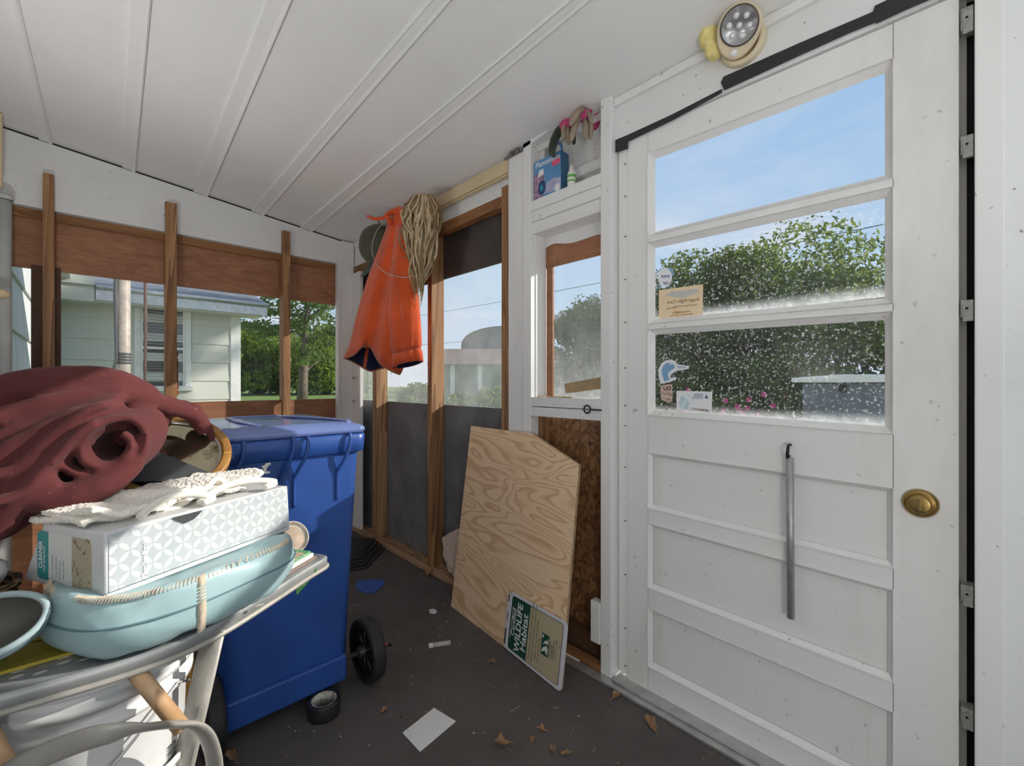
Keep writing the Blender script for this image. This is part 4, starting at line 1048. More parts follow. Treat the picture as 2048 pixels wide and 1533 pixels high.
def egg(r, dn, h): return [hc + hn*h + (hs2*math.cos(a)*r + hu2*(math.sin(a)*r*(1.0 if math.sin(a) > 0 else dn))) for a in [k*2*math.pi/44 for k in range(44)]]
part(loft(MB(), [egg(.020,1.0,-.052), egg(.040,1.2,-.044), egg(.055,1.3,-.026), egg(.059,1.38,-.008), egg(.0575,1.38,.0), egg(.053,1.36,.004)], 0, True, True), 'head', M['cream'], t)
lc = hc + hu2*.006 + hn*.0045
part(MB().lathe([(.047,0),(.0505,.001),(.0505,.005),(.047,.006)], lc, hn, 44), 'lens_ring', plain('dark_ring', (.10,.075,.06), .4, .3), t)
part(MB().lathe([(0,.002),(.046,.002),(.047,.004)], lc, hn, 44), 'reflector', M['refl'], t)
for k in range(7):
    c = lc if k == 0 else lc + (hs2*math.cos(k*1.0472)+hu2*math.sin(k*1.0472))*.027
    part(MB().lathe([(.0085,.002),(.0085,.004),(.006,.0085),(0,.010)], c, hn, 18), 'led', M['led'], t)
part(MB().ell(hc - hu2*.060 + hn*.004, (.011,.011,.007), 18, 10, rot=Matrix((hs2,hu2,hn)).transposed()), 'sensor', plain('milky_sensor', (.75,.75,.72), .3), t)
part(MB().tube([bc+Vector((-.01,-.045,0)), hc-hn*.03-hs2*.0], [.016,.018], 12), 'pivot', M['cream'], t)
mb = MB(); rr = random.Random(21)
M['sponge'] = plain('yellow_foam', (.80,.68,.28), .95, 0, .2, 30, .8, 90)
for (px, py, r) in ((1430,26,.026),(1415,48,.032),(1420,72,.032),(1428,98,.027),(1438,55,.034)):
    mb.ell(U(px,py,D=1.37), (r,r,r*1.25), 16, 10)
o = solo(mb, 'foam_sponge', M['sponge'], 'yellow foam lump stuck to the header left of the motion light', 'foam', tuple(U(1422,100,X=1.43)))
for mn, st in (('REMESH',None),('DISPLACE',None)):
    md = o.modifiers.new(mn.lower(), mn)
    if mn == 'REMESH': md.mode = 'VOXEL'; md.voxel_size = .004; md.use_smooth_shade = True
    else:
        tx = bpy.data.textures.new('foam_clouds', 'CLOUDS'); tx.noise_scale = .012; md.texture = tx; md.strength = .008; md.texture_coords = 'LOCAL'
# stickers on the panes (seen from behind, so their writing is reversed)
GX = XD+.0212
def sk(px, py): return U(px, py, X=GX)
def sthing(nm, lb, pts, mat, cat='sticker'):
    c = sum((Vector(p) for p in pts), Vector())/len(pts)
    t = thing(nm, lb, cat, tuple(c)); part(MB().prism(pts, (-.0005,0,0)), 'sheet', mat, t); return t
def rtxt(s, px, py, size, mat, t, px2=None, py2=None, h=.0010, **k):
    """reversed lettering : starts at the right-hand end and runs left"""
    o_ = U(px, py, X=GX-h); e_ = U(px2, py2, X=GX-h); d = e_-o_
    return text(s, o_, d, (0,0,1), size, mat, t, depth=.0002, **k)
M['st_w'] = flat_('sticker_white', (.82,.83,.86), .5); M['st_b'] = flat_('sticker_blue', (.20,.40,.62), .5); M['st_o'] = paper_mat('peach_card', (.84,.66,.44), (.80,.50,.22), 9, .62); M['inkb'] = flat_('blue_ink', (.07,.11,.28), .5)
M['inkd'] = flat_('brown_card_ink', (.22,.13,.06), .5); M['st_g'] = flat_('grey_print', (.55,.55,.52), .5); M['st_p'] = plain('weathered_pink_sticker', (.62,.45,.37), .6, 0, .4, 120); M['st_l'] = plain('pale_blue_print', (.55,.72,.82), .5, 0, .35, 60)
pts = [sk(1330+14*math.cos(a)*(.8+.2*abs(math.cos(a))), 555+20*math.sin(a)) for a in [k*.314159 for k in range(20)]]
t = sthing('balloon_sticker', 'round white and blue sticker at the left of the middle door pane', pts, M['st_w'])
part(MB().prism([sk(1338+9*math.cos(a), 545+10*math.sin(a)) + Vector((.0003,0,0)) for a in [k*.5236 for k in range(12)]], (.0003,0,0)), 'blue_disc', M['st_b'], t)
rtxt('SHINE', 1340, 555, .0125, M['inkb'], t, 1318, 556, bold=.02); rtxt('CSIP', 1339, 569, .0125, M['inkb'], t, 1319, 570, bold=.02)
t = sthing('peach_card', 'peach coloured card with reversed writing low in the middle door pane', [sk(1318,581),sk(1406,569),sk(1405,632),sk(1318,639)], M['st_o'], 'card')
part(MB().prism([U(a,b_,X=GX-.0006) for a,b_ in ((1330,591),(1345,583),(1362,582),(1395,578),(1398,584),(1380,592),(1362,597),(1345,594))], (-.0002,0,0)), 'wing_print', M['st_g'], t)
rtxt('Angel Flight Care', 1399, 602, .0165, M['inkd'], t, 1322, 609, sx=.98)
rtxt('Serving those in need by air', 1394, 611, .0075, M['inkd'], t, 1334, 616); rtxt('Fly for them', 1353, 617, .0075, M['inkd'], t, 1328, 619)
rtxt('www.angelflight.org', 1380, 624, .0078, M['inkd'], t, 1340, 628); rtxt('1-800-296-3797 every day', 1388, 629.5, .0078, M['inkd'], t, 1332, 634)
dk = [(1321,768),(1317,752),(1318,737),(1323,727),(1332,721),(1343,720),(1350,723),(1355,729),(1368,731),(1377,733),(1378,738),(1366,740.5),(1354,742),(1343,748),(1339,753),(1343,757),(1348,754),(1353,756),(1352,760),(1338,765)]
t = sthing('duck_sticker', 'blue and white duck head sticker in the lowest door pane', [sk(*p) for p in dk], M['st_w'])
dk2 = [(1329,764),(1325,752),(1323,741),(1327,731),(1334,726),(1344,727),(1349,731),(1349,737),(1342,741),(1336,747),(1336,753),(1340,760)]
part(MB().prism([U(a,b_,X=GX-.0006) for a,b_ in dk2], (-.0003,0,0)), 'blue_head', M['st_b'], t)
part(MB().prism([U(a,b_,X=GX-.0006) for a,b_ in ((1353,733),(1358,731.5),(1374,734),(1372,737),(1358,737.5))], (-.0003,0,0)), 'bill', flat_('grey_bill', (.48,.50,.60), .5), t)
part(MB().prism([U(a,b_,X=GX-.0010) for a,b_ in ((1338,730),(1341,727.5),(1347,727.5),(1343,730))], (-.0003,0,0)), 'eye_mark', M['st_w'], t)
t = sthing('torn_sticker', 'peeling pinkish lettered sticker under the duck head sticker', [sk(*p) for p in ((1324,771),(1343,769),(1345,790),(1344,803),(1338,806),(1323,800),(1321,783))], M['st_p'])
rtxt('DU', 1342, 781, .020, M['ink'], t, 1325, 781, bold=.02); rtxt('SPONSOR', 1343, 791, .008, M['ink'], t, 1323, 788); rtxt('19 92', 1342, 802, .009, M['ink'], t, 1326, 799)
t = sthing('bird_card', 'white card with a pale blue bird low in the bottom door pane', [sk(1353,782),sk(1424.5,784),sk(1423,827),sk(1353,820)], M['st_w'], 'card')
part(MB().prism([U(a,b_,X=GX-.0006) for a,b_ in ((1361,818),(1358,806),(1363,792),(1372,795),(1380,789),(1375,799),(1378,808),(1374,819))], (-.0002,0,0)), 'bird_print', M['st_l'], t)
for i, s in enumerate(('NATIONAL', 'AQUARIUM', 'FOUNDATION')): rtxt(s, 1406, 790.5+i*3.9, .0058, M['inkb'], t, 1383, 790+i*3.9, bold=.01)
part(MB().prism([U(a,b_,X=GX-.0006) for a,b_ in ((1409,797),(1417,797.5),(1414,792),(1412,789),(1411,793))], (-.0002,0,0)), 'sail_mark', M['inkb'], t)
rtxt('MEMBER2013', 1417, 824, .0105, M['inkd'], t, 1383, 820, bold=.012)
# metal clips in the gap on the latch side
M['clip'] = plain('painted_clip', (.55,.57,.54), .45, .3, .3, 60)
for i, (y0, y1, lb) in enumerate(((22,56,'metal clip in the gap right of the door, topmost of five'),(276,306,'metal clip in the gap right of the door, just below the header'),(602,634,'rounded metal clip in the gap right of the middle door pane'),(1168,1206,'pale clip in the gap right of the door below the brass lock'),(1412,1452,'crumpled metal clip in the gap near the foot of the door'))):
    a, b_ = U(1921,y0,X=1.468), U(1947,y1,X=1.468)
    mb = MB().box((1.462,b_.y,b_.z),(1.4995,a.y,a.z)).box((1.458,b_.y,b_.z-.010),(1.462,a.y-.004,a.z-.010))
    mb.cyl((1.4575,(a.y+b_.y)/2,(a.z+b_.z)/2),(1.459,(a.y+b_.y)/2,(a.z+b_.z)/2),.003,n=8,mi=1)
    solo(mb, 'metal_clip', [M['clip'], M['dark']], lb, 'clip', (1.468,a.y,b_.z), 'clips in the door gap', bevel=.002)
# ------------------------------------------------------------------ wheeled bin
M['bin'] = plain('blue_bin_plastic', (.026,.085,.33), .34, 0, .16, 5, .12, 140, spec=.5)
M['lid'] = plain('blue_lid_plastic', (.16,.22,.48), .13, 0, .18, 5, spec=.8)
M['rubber'] = plain('black_rubber', (.018,.018,.019), .6, 0, .3, 40, .2, 120)
M['hub'] = plain('black_hub', (.02,.02,.021), .4, 0, .2, 20)
bx, by = .485, 1.58
t = thing('wheeled_bin', 'blue wheeled recycling bin with a flat sunlit lid', 'bin', (bx,1.85,0))
def ringb(cx_, hw_, y0, y1, z, r=.035, n=6): return [Vector((x,y,z)) for x,y in rrect(cx_, (y0+y1)/2, hw_, (y1-y0)/2, r, n)]
rg = [ringb(.483,.180,by+.03,by+.40,.030),ringb(.483,.190,by+.015,by+.42,.075),ringb(.483,.196,by+.012,by+.43,.12),
      ringb(.486,.200,by+.012,by+.432,.125),ringb(.500,.228,by+.006,by+.55,.86),ringb(.500,.229,by+.006,by+.55,.872)]
mb = loft(MB(), rg, 0, True, True)
loft(mb, [ringb(.502,.229,by+.006,by+.55,.86),ringb(.503,.243,by-.010,by+.565,.868),ringb(.504,.246,by-.012,by+.570,.925),ringb(.504,.240,by-.006,by+.564,.932)], 0, False, True)
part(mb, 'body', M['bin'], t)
mb = MB()      # recessed foot step at the back
mb.box((.298,by-.004,.045),(.674,by+.02,.136)); part(mb, 'foot_ledge', M['bin'], t, bevel=.008)
zl = .934
mb = loft(MB(), [ringb(.502,.246,by-.005,by+.575,zl,.03),ringb(.502,.250,by-.008,by+.580,zl+.012,.03),ringb(.502,.246,by-.004,by+.577,zl+.022,.03),ringb(.502,.205,by+.035,by+.545,zl+.040,.03)], 0, True, True)
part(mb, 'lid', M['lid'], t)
mb = MB()      # raised ribs that frame the panel of the lid
zr_ = zl+.041
mb.tube(smooth([Vector((.40,by+.05,zr_)),Vector((.385,by+.25,zr_+.004)),Vector((.40,by+.49,zr_))],8), .010, 8, flat=.5, up=(0,0,1))
mb.tube(smooth([Vector((.695,by+.03,zr_)),Vector((.66,by+.16,zr_+.004)),Vector((.60,by+.33,zr_+.004)),Vector((.585,by+.50,zr_))],8), .010, 8, flat=.5, up=(0,0,1))
mb.tube([Vector((.41,by+.50,zr_)),Vector((.585,by+.50,zr_))], .010, 8, flat=.5, up=(0,0,1))
part(mb, 'lid_rib', M['lid'], t)
mb = MB()
for px, x in ((495,.325),(607,.470),(638,.515),(727,.660)):
    mb.tube(smooth([Vector((x+.02,by+.002,.93)),Vector((x+.018,by-.022,.932)),Vector((x+.016,by-.026,.90)),Vector((x+.006,by-.020,.86)),Vector((x-.012,by-.004,.815)),Vector((x-.018,by+.004,.79)),Vector((x-.018,by+.006,.70))],6), .0062, 8)
part(mb, 'strap_rib', M['bin'], t)
mb = MB().box((.272,by-.034,.885),(.318,by+.0,.930)).box((.318,by-.026,.895),(.326,by,.922))
part(mb, 'hinge_block', M['bin'], t, bevel=.008)
wz, wr = .114, .113
part(MB().cyl((.265,by+.010,wz),(.745,by+.010,wz),.0085,n=12), 'axle', plain('zinc_axle', (.40,.40,.38), .35, .9), t)
def wheel(xc, sgn):
    c = (xc,by+.010,wz); ax = (sgn,0,0)
    w = part(MB().lathe([(.086,-.020),(.100,-.026),(.110,-.022),(.113,-.010),(.1115,-.006),(.113,0),(.1115,.006),(.113,.010),(.110,.022),(.100,.026),(.086,.020)], c, ax, 48), 'wheel', M['rubber'], t)
    mb = MB().lathe([(0,-.006),(.070,-.006),(.088,-.020),(.088,.020),(.070,.006),(0,.006)], c, ax, 40)
    mb.lathe([(0,-.040),(.016,-.040),(.022,-.036),(.024,-.006)], c, ax, 20).lathe([(.024,.006),(.02,.026),(0,.028)], c, ax, 20)
    for k in range(8):
        a = k*math.pi/4; d = Vector((0,math.cos(a),math.sin(a))); q = Vector(c)-Vector((sgn,0,0))*.010
        mb.tube([q+d*.02, q+d*.084], [.006,.004], 6)
    part(mb, 'hub', M['hub'], w)
wheel(.758, 1); wheel(.262, -1)
# ------------------------------------------------------------------ ironing board used as a table
M['ibsteel'] = plain('painted_steel_table', (.33,.34,.34), .42, .35, .25, 12)
M['leg'] = plain('grey_metal_leg', (.38,.36,.32), .45, .2, .25, 14)
ZT = .630
bo = smooth([Vector((x,y,0)) for x,y in ((-.295,1.075),(-.20,1.062),(-.10,1.050),(.03,1.034),(.12,1.040),(.20,1.072),(.31,1.143),(.42,1.220),(.478,1.258),(.484,1.285),(.455,1.330),(.39,1.390),(.30,1.432),(.10,1.452),(-.15,1.45),(-.295,1.44))], 5)
t = thing('ironing_board', 'perforated metal ironing board serving as a cluttered side table', 'ironing board', (.1,1.25,0))
mb = MB()
cb = Vector((.08,1.25,0))
loft(mb, [[p+Vector((0,0,ZT-.026)) for p in bo],[p+Vector((0,0,ZT-.004)) for p in bo],[cb+(p-cb)*.985+Vector((0,0,ZT)) for p in bo]], 0, True, True)
for p in bo[::1][:1]: pass
part(mb, 'tabletop', M['ibsteel'], t)
mb = MB().tube([p+Vector((0,0,ZT-.028)) for p in bo]+[bo[0]+Vector((0,0,ZT-.028))], .006, 8, cap=False); part(mb, 'rim', M['leg'], t)
rr = random.Random(4); mb = MB()
for k in range(60):      # oval slots seen as pale spots along the bare front edge
    x = -.28+.0275*(k % 21); y = 1.085+.032*(k//21)+.012*(k % 2)
    mb.prism([Vector((x+.009*math.cos(a),y+.004*math.sin(a),ZT+.0003)) for a in [j*.6283 for j in range(10)]], (0,0,.0004))
part(mb, 'slot', flat_('slot_pale', (.62,.60,.58), .5), t)
def seg(p, q, r, flat, up): return MB().tube([p, q], r, 12, flat=flat, up=up)
pt_, pb_ = U(430,1255,D=.915), U(292,1850,D=.90); pb_.z = .012
part(MB().tube([pt_, pb_], .0225, 14, flat=.42, up=FW), 'leg', M['leg'], t)
part(MB().tube([Vector((-.22,1.26,ZT-.03)), Vector((-.12,1.30,.012))], .0225, 14, flat=.42, up=FW), 'leg', M['leg'], t)
up_ = [U(a,b_,D=d) for a,b_,d in ((-60,1600,.66),(60,1525,.665),(170,1480,.68),(250,1463,.705),(320,1452,.76),(375,1450,.82),(408,1466,.85),(424,1500,.865),(430,1545,.875),(430,1640,.88),(432,1790,.90))]
part(MB().tube(smooth(up_,6), .0175, 12, flat=.36, up=FW), 'leg', M['leg'], t)
# bucket pair under it ----------------------------------------------------
M['pail'] = plain('white_pail_plastic', (.76,.76,.75), .35, 0, .06, 5); M['barc'] = flat_('barcode_black', (.04,.04,.04), .6)
def pail(lb, c, z0, body, wob=0):
    t = thing('plastic_bucket', lb, 'bucket', (c[0],c[1],z0), 'nested white buckets')
    part(MB().lathe([(0,0),(.125,0),(.128,.004),(.140,.27),(.1405,.285),(.153,.287),(.154,.300),(.1425,.302),(.143,.322),(.155,.324),(.1555,.338),(.144,.340),(.1445,.356),(.153,.358),(.154,.370),(.148,.371),(.144,.366),(.135,.05),(.120,.012),(0,.012)], (c[0],c[1],z0), (0,0,1), 64), 'body', M['pail'], t)
    a0 = math.atan2(RT.y, RT.x)
    part(MB().tube([Vector((c[0]+.158*math.cos(a0+s*.12), c[1]+.158*math.sin(a0+s*.12), z0+.30-.0085*abs(s)**1.25)) for s in (-14,-11,-8,-5,-2,0,2)], .0025, 8), 'bail', plain('bail_wire', (.62,.62,.62), .4, .5), t)
    return t
bc_ = (.012,1.205)
pail('white plastic bucket at the bottom of the nested pair under the ironing board', bc_, 0.001, None)
t = pail('upper white ribbed bucket nested under the ironing board', bc_, .222, None)
mb = MB(); dcam = Vector((-bc_[0],-bc_[1],0)).normalized(); ang0 = math.atan2(dcam.y,dcam.x)
for k in range(16):
    a = ang0+.80; z = .222+.075+k*.005+(.02 if k > 8 else 0); h = .002 if k % 3 else .0032; r = .1342+(z-.222-.0)*.045
    pts = [Vector((bc_[0]+r*math.cos(a+s*.012), bc_[1]+r*math.sin(a+s*.012), z+hh)) for s, hh in ((0,0),(12,0),(12,h),(0,h))]
    mb.add(pts, [(0,1,2,3)])
part(mb, 'barcode', M['barc'], t)
# wooden handles ------------------------------------------------------------
M['dowel'] = wood('pale_dowel', (.46,.27,.13), (.68,.46,.27), 'Z', .6)
mb = MB().tube([U(270,1342,D=.80), U(364,1458,D=.815)], .0135, 16)
solo(mb, 'wooden_handle', M['dowel'], 'round wooden handle slanting down beside the bucket to the metal leg', 'handle', tuple(U(364,1458,D=.815)), 'wooden handles under the ironing board')
q0, q1 = U(-70,1375,D=.705), U(58,1620,D=.685); qd = q1-q0; q1 = q0+qd*((q0.z-.012)/(-qd.z))
solo(MB().tube([q0, q1], .0125, 16), 'wooden_handle', M['dowel'], 'round wooden handle in the bottom left corner leaning up from the floor before the bucket', 'handle', tuple(q1), 'wooden handles under the ironing board')
mb = MB().hexa([(.130,1.385,.0015),(.182,1.365,.0015),(.190,1.383,.0015),(.138,1.403,.0015)],[(.135,1.389,.412),(.187,1.369,.412),(.195,1.387,.412),(.143,1.407,.412)])
solo(mb, 'amber_plank', wood('amber_plank_wood', (.36,.18,.04), (.58,.33,.10), 'Z'), 'short amber wooden plank standing on the floor between the bucket and the blue bin', 'plank', (.16,1.385,0), bevel=.003)
# yellow booklets -------------------------------------------------------------
M['yel'] = paper_mat('yellow_booklet', (.42,.33,.035), (.10,.085,.03), 14, .60)
for i, (q, lb) in enumerate((([(0,1302),(0,1352),(160,1306),(120,1284)], 'yellow and black booklet nearer the front edge of the ironing board'),([(0,1272),(0,1300),(106,1280),(88,1262)], 'yellow and black booklet behind the front one under the blue scoop'))):
    z = ZT+.0012
    mb = MB().prism([U(a,b_,Z=z) for a,b_ in q], (0,0,.006))
    solo(mb, 'yellow_booklet', M['yel'], lb, 'booklet', tuple(U(*q[1],Z=z)), 'yellow booklets', fix=True)
# blue-grey scoop ----------------------------------------------------------------
M['scoop'] = plain('blue_grey_plastic', (.20,.29,.33), .3, 0, .1, 9); M['scoopin'] = plain('grey_scoop_inside', (.13,.125,.105), .5, 0, .15, 12)
sc_ = Vector((-.085,1.075,.716)) - RT*.062
axs = (-FW*.62+RT*.30+Vector((0,0,.72))).normalized(); rs_ = (RT*.8+Vector((0,0,.55))); rs_ = (rs_-axs*rs_.dot(axs)).normalized(); us_ = axs.cross(rs_)
def bowl(k, rim=0):
    def fn(u, v):
        a = u*6.28318; r = math.sin(v*math.pi*.5)**.8; h = -math.cos(v*math.pi*.5)
        return sc_ + (rs_*math.cos(a)*.082 + us_*math.sin(a)*.055)*r*k + axs*h*.062*k
    return fn
t = thing('plastic_scoop', 'blue-grey plastic scoop lying open at the left edge of the ironing board', 'scoop', tuple(sc_-Vector((0,0,.08))))
part(MB().grid(bowl(1), 40, 12), 'bowl', M['scoop'], t); part(MB().grid(bowl(.92), 40, 12), 'inside', M['scoopin'], t)
f1, f0 = bowl(1), bowl(.92)
part(MB().tube([(f1(k/48,1)+f0(k/48,1))/2 for k in range(49)], .0055, 10, cap=False), 'rim', plain('pale_blue_rim', (.36,.46,.48), .3), t)
# wicker basket + crumpled paper --------------------------------------------------
def wick():
    m, nt, b, o = newmat('brown_wicker'); w_ = N(nt, 'TexWave'); w_.bands_direction = 'Z'; nt.links.new(coords(nt), w_.inputs[0]); w_.inputs['Scale'].default_value = 28; w_.inputs['Distortion'].default_value = 6; w_.inputs['Detail'].default_value = 3
    c = ramp(nt, w_.outputs['Fac'], [(.1,(.05,.022,.008)),(.6,(.20,.10,.04)),(1,(.33,.19,.08))]); nt.links.new(c, b.inputs['Base Color']); b.inputs['Roughness'].default_value = .7
    bump(nt, b, w_.outputs['Fac'], .8, .006); return m
M['wick'] = wick()
wc = Vector((-.195,1.285,ZT))
t = thing('wicker_basket', 'brown wicker basket behind the blue-grey scoop at the left edge', 'basket', tuple(wc))
part(MB().lathe([(0,.002),(.075,.002),(.090,.04),(.096,.10),(.090,.104),(.084,.10),(.078,.04),(.066,.012),(0,.012)], wc, (0,0,1), 36), 'body', M['wick'], t)
part(MB().tube([wc+Vector((.094*math.cos(a),.094*math.sin(a),.104+.003*math.sin(9*a))) for a in [k*6.28318/60 for k in range(61)]], .007, 8, cap=False), 'rim', M['wick'], t)
mb = MB().ell(wc+Vector((-.0,.0,.128)), (.075,.065,.045), 28, 16)
o = solo(mb, 'crumpled_paper', plain('crumpled_white_paper', (.72,.70,.67), .8, 0, .1, 20), 'crumpled white paper stuffed in the wicker basket below the maroon blanket', 'paper', tuple(wc+Vector((0,0,.10))))
md = o.modifiers.new('disp','DISPLACE'); tx = bpy.data.textures.new('crumple','VORONOI'); tx.noise_scale = .035; md.texture = tx; md.strength = .03; md.texture_coords = 'LOCAL'
# cushion --------------------------------------------------------------------------
M['vinyl'] = plain('pale_blue_vinyl', (.33,.48,.50), .34, 0, .08, 5, .10, 50); M['stitch'] = plain('cream_stitch', (.62,.52,.40), .8, 0, .3, 90)
e1 = Vector((.894,.448,0)); e2 = Vector((-.448,.894,0)); cc_ = Vector((.160,1.205,ZT))
def cush(a, r, zz):      # superellipse plan
    c, s = math.cos(a), math.sin(a); k = 2.7
    x = math.copysign(abs(c)**(2/k), c)*.232; y = math.copysign(abs(s)**(2/k), s)*.168
    if x > .08: y *= 1-.25*((x-.08)/.15)**2
    return cc_ + e1*x*r + e2*y*r + Vector((0,0,zz))
prof = [(0,.004),(.80,.002),(.93,.010),(.985,.030),(1.005,.050),(1.0,.066),(.992,.074),(.965,.098),(.925,.114),(.87,.112),(.78,.102),(.55,.097),(0,.097)]
mb = MB(); n = 96; vs_ = []
for r, z in prof:
    for j in range(n):
        a = 2*math.pi*j/n
        w = .0060*math.sin(5*a+5*r+z*60)*(1 if .6 < r else .2) + .0034*math.sin(13*a+1+z*90)*(r > .7)*(r < .999) + .0016*math.sin(31*a+z*150)*(r > .8)
        dip = -.008*math.exp(-((a-5.05)/.10)**2)*(r > .85) 
        sag = -.020*max(0, math.cos(a-.15))*(z > .05)*min(1,max(0,(r-.78)/.1))
        vs_.append(cush(a, r+w*.7+dip, max(.001, z+w+sag)))
mb.add(vs_, [(i*n+j, i*n+(j+1)%n, (i+1)*n+(j+1)%n, (i+1)*n+j) for i in range(len(prof)-1) for j in range(n)], 0, True)
t = thing('vinyl_cushion', 'pale blue vinyl seat pad with cream whip stitching under the patterned box', 'cushion', tuple(cc_))
part(mb, 'pad', M['vinyl'], t, subd=1)
part(MB().tube([cush(2*math.pi*j/n, 1.004, .068-.018*max(0, math.cos(2*math.pi*j/n-.15))) for j in range(n+1)], .0018, 6, cap=False), 'seam', plain('dark_seam', (.10,.19,.22), .6), t)
mb = MB()
for j in range(190):
    a = 2*math.pi*j/190; sag = -.020*max(0, math.cos(a-.15))
    p, q = cush(a, .950, .107+sag), cush(a+.020, .905, .115+sag)
    mb.tube([p+Vector((0,0,.0005)), p.lerp(q,.5)+Vector((0,0,.0035)), q+Vector((0,0,.0005))], .0014, 5)
AS = min((k*.01 for k in range(628)), key=lambda a: (lambda d: abs(CX0+FPX*d.dot(RT)/d.dot(FW)-404) + (500 if d.z < -5 or math.sin(a) > 0 else 0))(cush(a,1.0,.06)-CAM))
for j in range(26):
    f = j/25; rr_ = [(.925,.112),(.965,.098),(1.002,.068),(1.007,.050),(.985,.030),(.94,.010)]
    k = f*(len(rr_)-1); i0 = min(int(k), len(rr_)-2); fr = k-i0
    r_ = rr_[i0][0]*(1-fr)+rr_[i0+1][0]*fr; z_ = rr_[i0][1]*(1-fr)+rr_[i0+1][1]*fr
    p, q = cush(AS-.03, r_+.002, z_), cush(AS+.03, r_+.002, z_+.002); mb.tube([p, p.lerp(q,.5)+(p-cc_).normalized()*.004, q], .0019, 5)
part(mb, 'stitching', M['stitch'], t)
# papers and booklets on the tip of the board -----------------------------------------
uE = Vector((.83,.557,0)); vE = Vector((-.557,.83,0)); pE = Vector((.462,1.262,ZT))
def slab(p, lu, lv, z, h): 
    q = [p, p-uE*lu, p-uE*lu+vE*lv, p+vE*lv]; return MB().prism([a+Vector((0,0,z)) for a in q], (0,0,h))
solo(slab(pE-vE*-.006,.21,.085,.001,.007), 'magazine', plain('brown_magazine', (.26,.19,.16), .6, 0, .2, 20), 'thin brown-edged magazine lowest of the papers on the tip of the ironing board', 'magazine', tuple(pE), 'papers on the board tip')
solo(slab(pE-uE*.012+vE*.010,.21,.075,.0085,.010), 'paper_pad', plain('white_paper_stack', (.78,.78,.76), .7, 0, .05, 9), 'white paper pad between the brown magazine and the green booklet', 'paper', tuple(pE), 'papers on the board tip')
solo(slab(pE-uE*.016+vE*.016,.16,.065,.019,.006), 'green_booklet', plain('green_booklet_cover', (.12,.38,.16), .5, 0, .15, 12), 'green-edged booklet on top of the white paper pad', 'booklet', tuple(pE), 'papers on the board tip')
mt = solo(slab(pE-uE*.040+vE*.022,.10,.055,.0255,.004), 'woven_mat', plain('tan_woven_mat', (.46,.36,.25), .9, 0, .4, 90, .8, 160), 'tan fringed mat lying on the green booklet', 'mat', tuple(pE))
mb = MB(); rr = random.Random(8)
for k in range(60):
    p = pE-uE*(.040+.10*rr.random())+vE*.022+Vector((0,0,.0275)); mb.tube([p, p-vE*rr.uniform(.006,.013)+Vector((rr.uniform(-.003,.003),0,-.001))], .0007, 4)
o = part(mb, 'fringe', M['stitch'], mt); o['kind'] = 'stuff'
gl_ = [U(a,b_,D=1.195) for a,b_ in ((588,1160),(634,1137),(630,1150),(594,1191))]
solo(MB().prism(gl_, FW*.0015), 'green_leaflet', paper_mat('green_leaflet_print', (.13,.46,.11), (.38,.62,.30), 30, .55), 'bright green leaflet poking down from under the tip of the ironing board', 'leaflet', tuple(gl_[3]))
jc = Vector((.415,1.345,ZT+.046)); jn = (CAM-jc).normalized(); jn = (jn+Vector((.5,0,.25))).normalized()
t = thing('jar_lid', 'round pale lid standing on edge behind the blue seat pad', 'lid', tuple(jc-Vector((0,0,.045))))
part(MB().lathe([(0,-.002),(.043,-.002),(.046,.0),(.046,.010),(.043,.012),(.041,.006),(.034,.003),(0,.002)], jc, jn, 40), 'disc', plain('pale_metal_lid', (.45,.40,.33), .4, .3, .2, 20), t)
part(MB().lathe([(0,.0035),(.031,.0035),(.033,.0028)], jc, jn, 36), 'face', plain('aged_lid_face', (.36,.26,.19), .6, 0, .4, 30), t)
# patterned box -----------------------------------------------------------------------
ZB = ZT+.099
c00 = Vector((.020,1.070,ZB)); c10 = Vector((.383,1.253,ZB)); wB = Vector((-.450,.893,0))*.255; hB = .118
xB = (c10-c00).normalized(); LB = (c10-c00).length; nB = Vector((xB.y,-xB.x,0))
def leafpat():
    """four-leaf lattice: pale petals on grey, printed on the carton"""
    m, nt, b, o = newmat('leaf_pattern_print')
    uv = N(nt, 'UVMap'); mp = N(nt, 'Mapping'); nt.links.new(uv.outputs[0], mp.inputs[0]); mp.inputs['Scale'].default_value = (26,26,1)
    sx = N(nt, 'SeparateXYZ'); nt.links.new(mp.outputs[0], sx.inputs[0])
    def cell(off):
        fx = math_(nt,'SUBTRACT', math_(nt,'FRACT', math_(nt,'ADD', sx.outputs['X'], off[0])), .5); fy = math_(nt,'SUBTRACT', math_(nt,'FRACT', math_(nt,'ADD', sx.outputs['Y'], off[1])), .5)
        a = math_(nt,'ABSOLUTE', fx); c = math_(nt,'ABSOLUTE', fy)
        # petal = lens between two circles whose chord runs along the diagonal of each quarter
        d1 = math_(nt,'SQRT', math_(nt,'ADD', math_(nt,'POWER', math_(nt,'SUBTRACT', a, .5), 2.0), math_(nt,'POWER', c, 2.0)))
        d2 = math_(nt,'SQRT', math_(nt,'ADD', math_(nt,'POWER', a, 2.0), math_(nt,'POWER', math_(nt,'SUBTRACT', c, .5), 2.0)))
        return math_(nt,'MULTIPLY', math_(nt,'LESS_THAN', d1, .475), math_(nt,'LESS_THAN', d2, .475))
    k = cell((0,0))
    c = mixc(nt, k, (.46,.50,.52), (.61,.63,.64))
    f = noise(nt, coords(nt), 9, 4); c = mixc(nt, ramp(nt, f, [(.45,(0,0,0)),(.8,(.25,)*3)]), c, (.62,.60,.56))
    nt.links.new(c, b.inputs['Base Color']); b.inputs['Roughness'].default_value = .38; return m
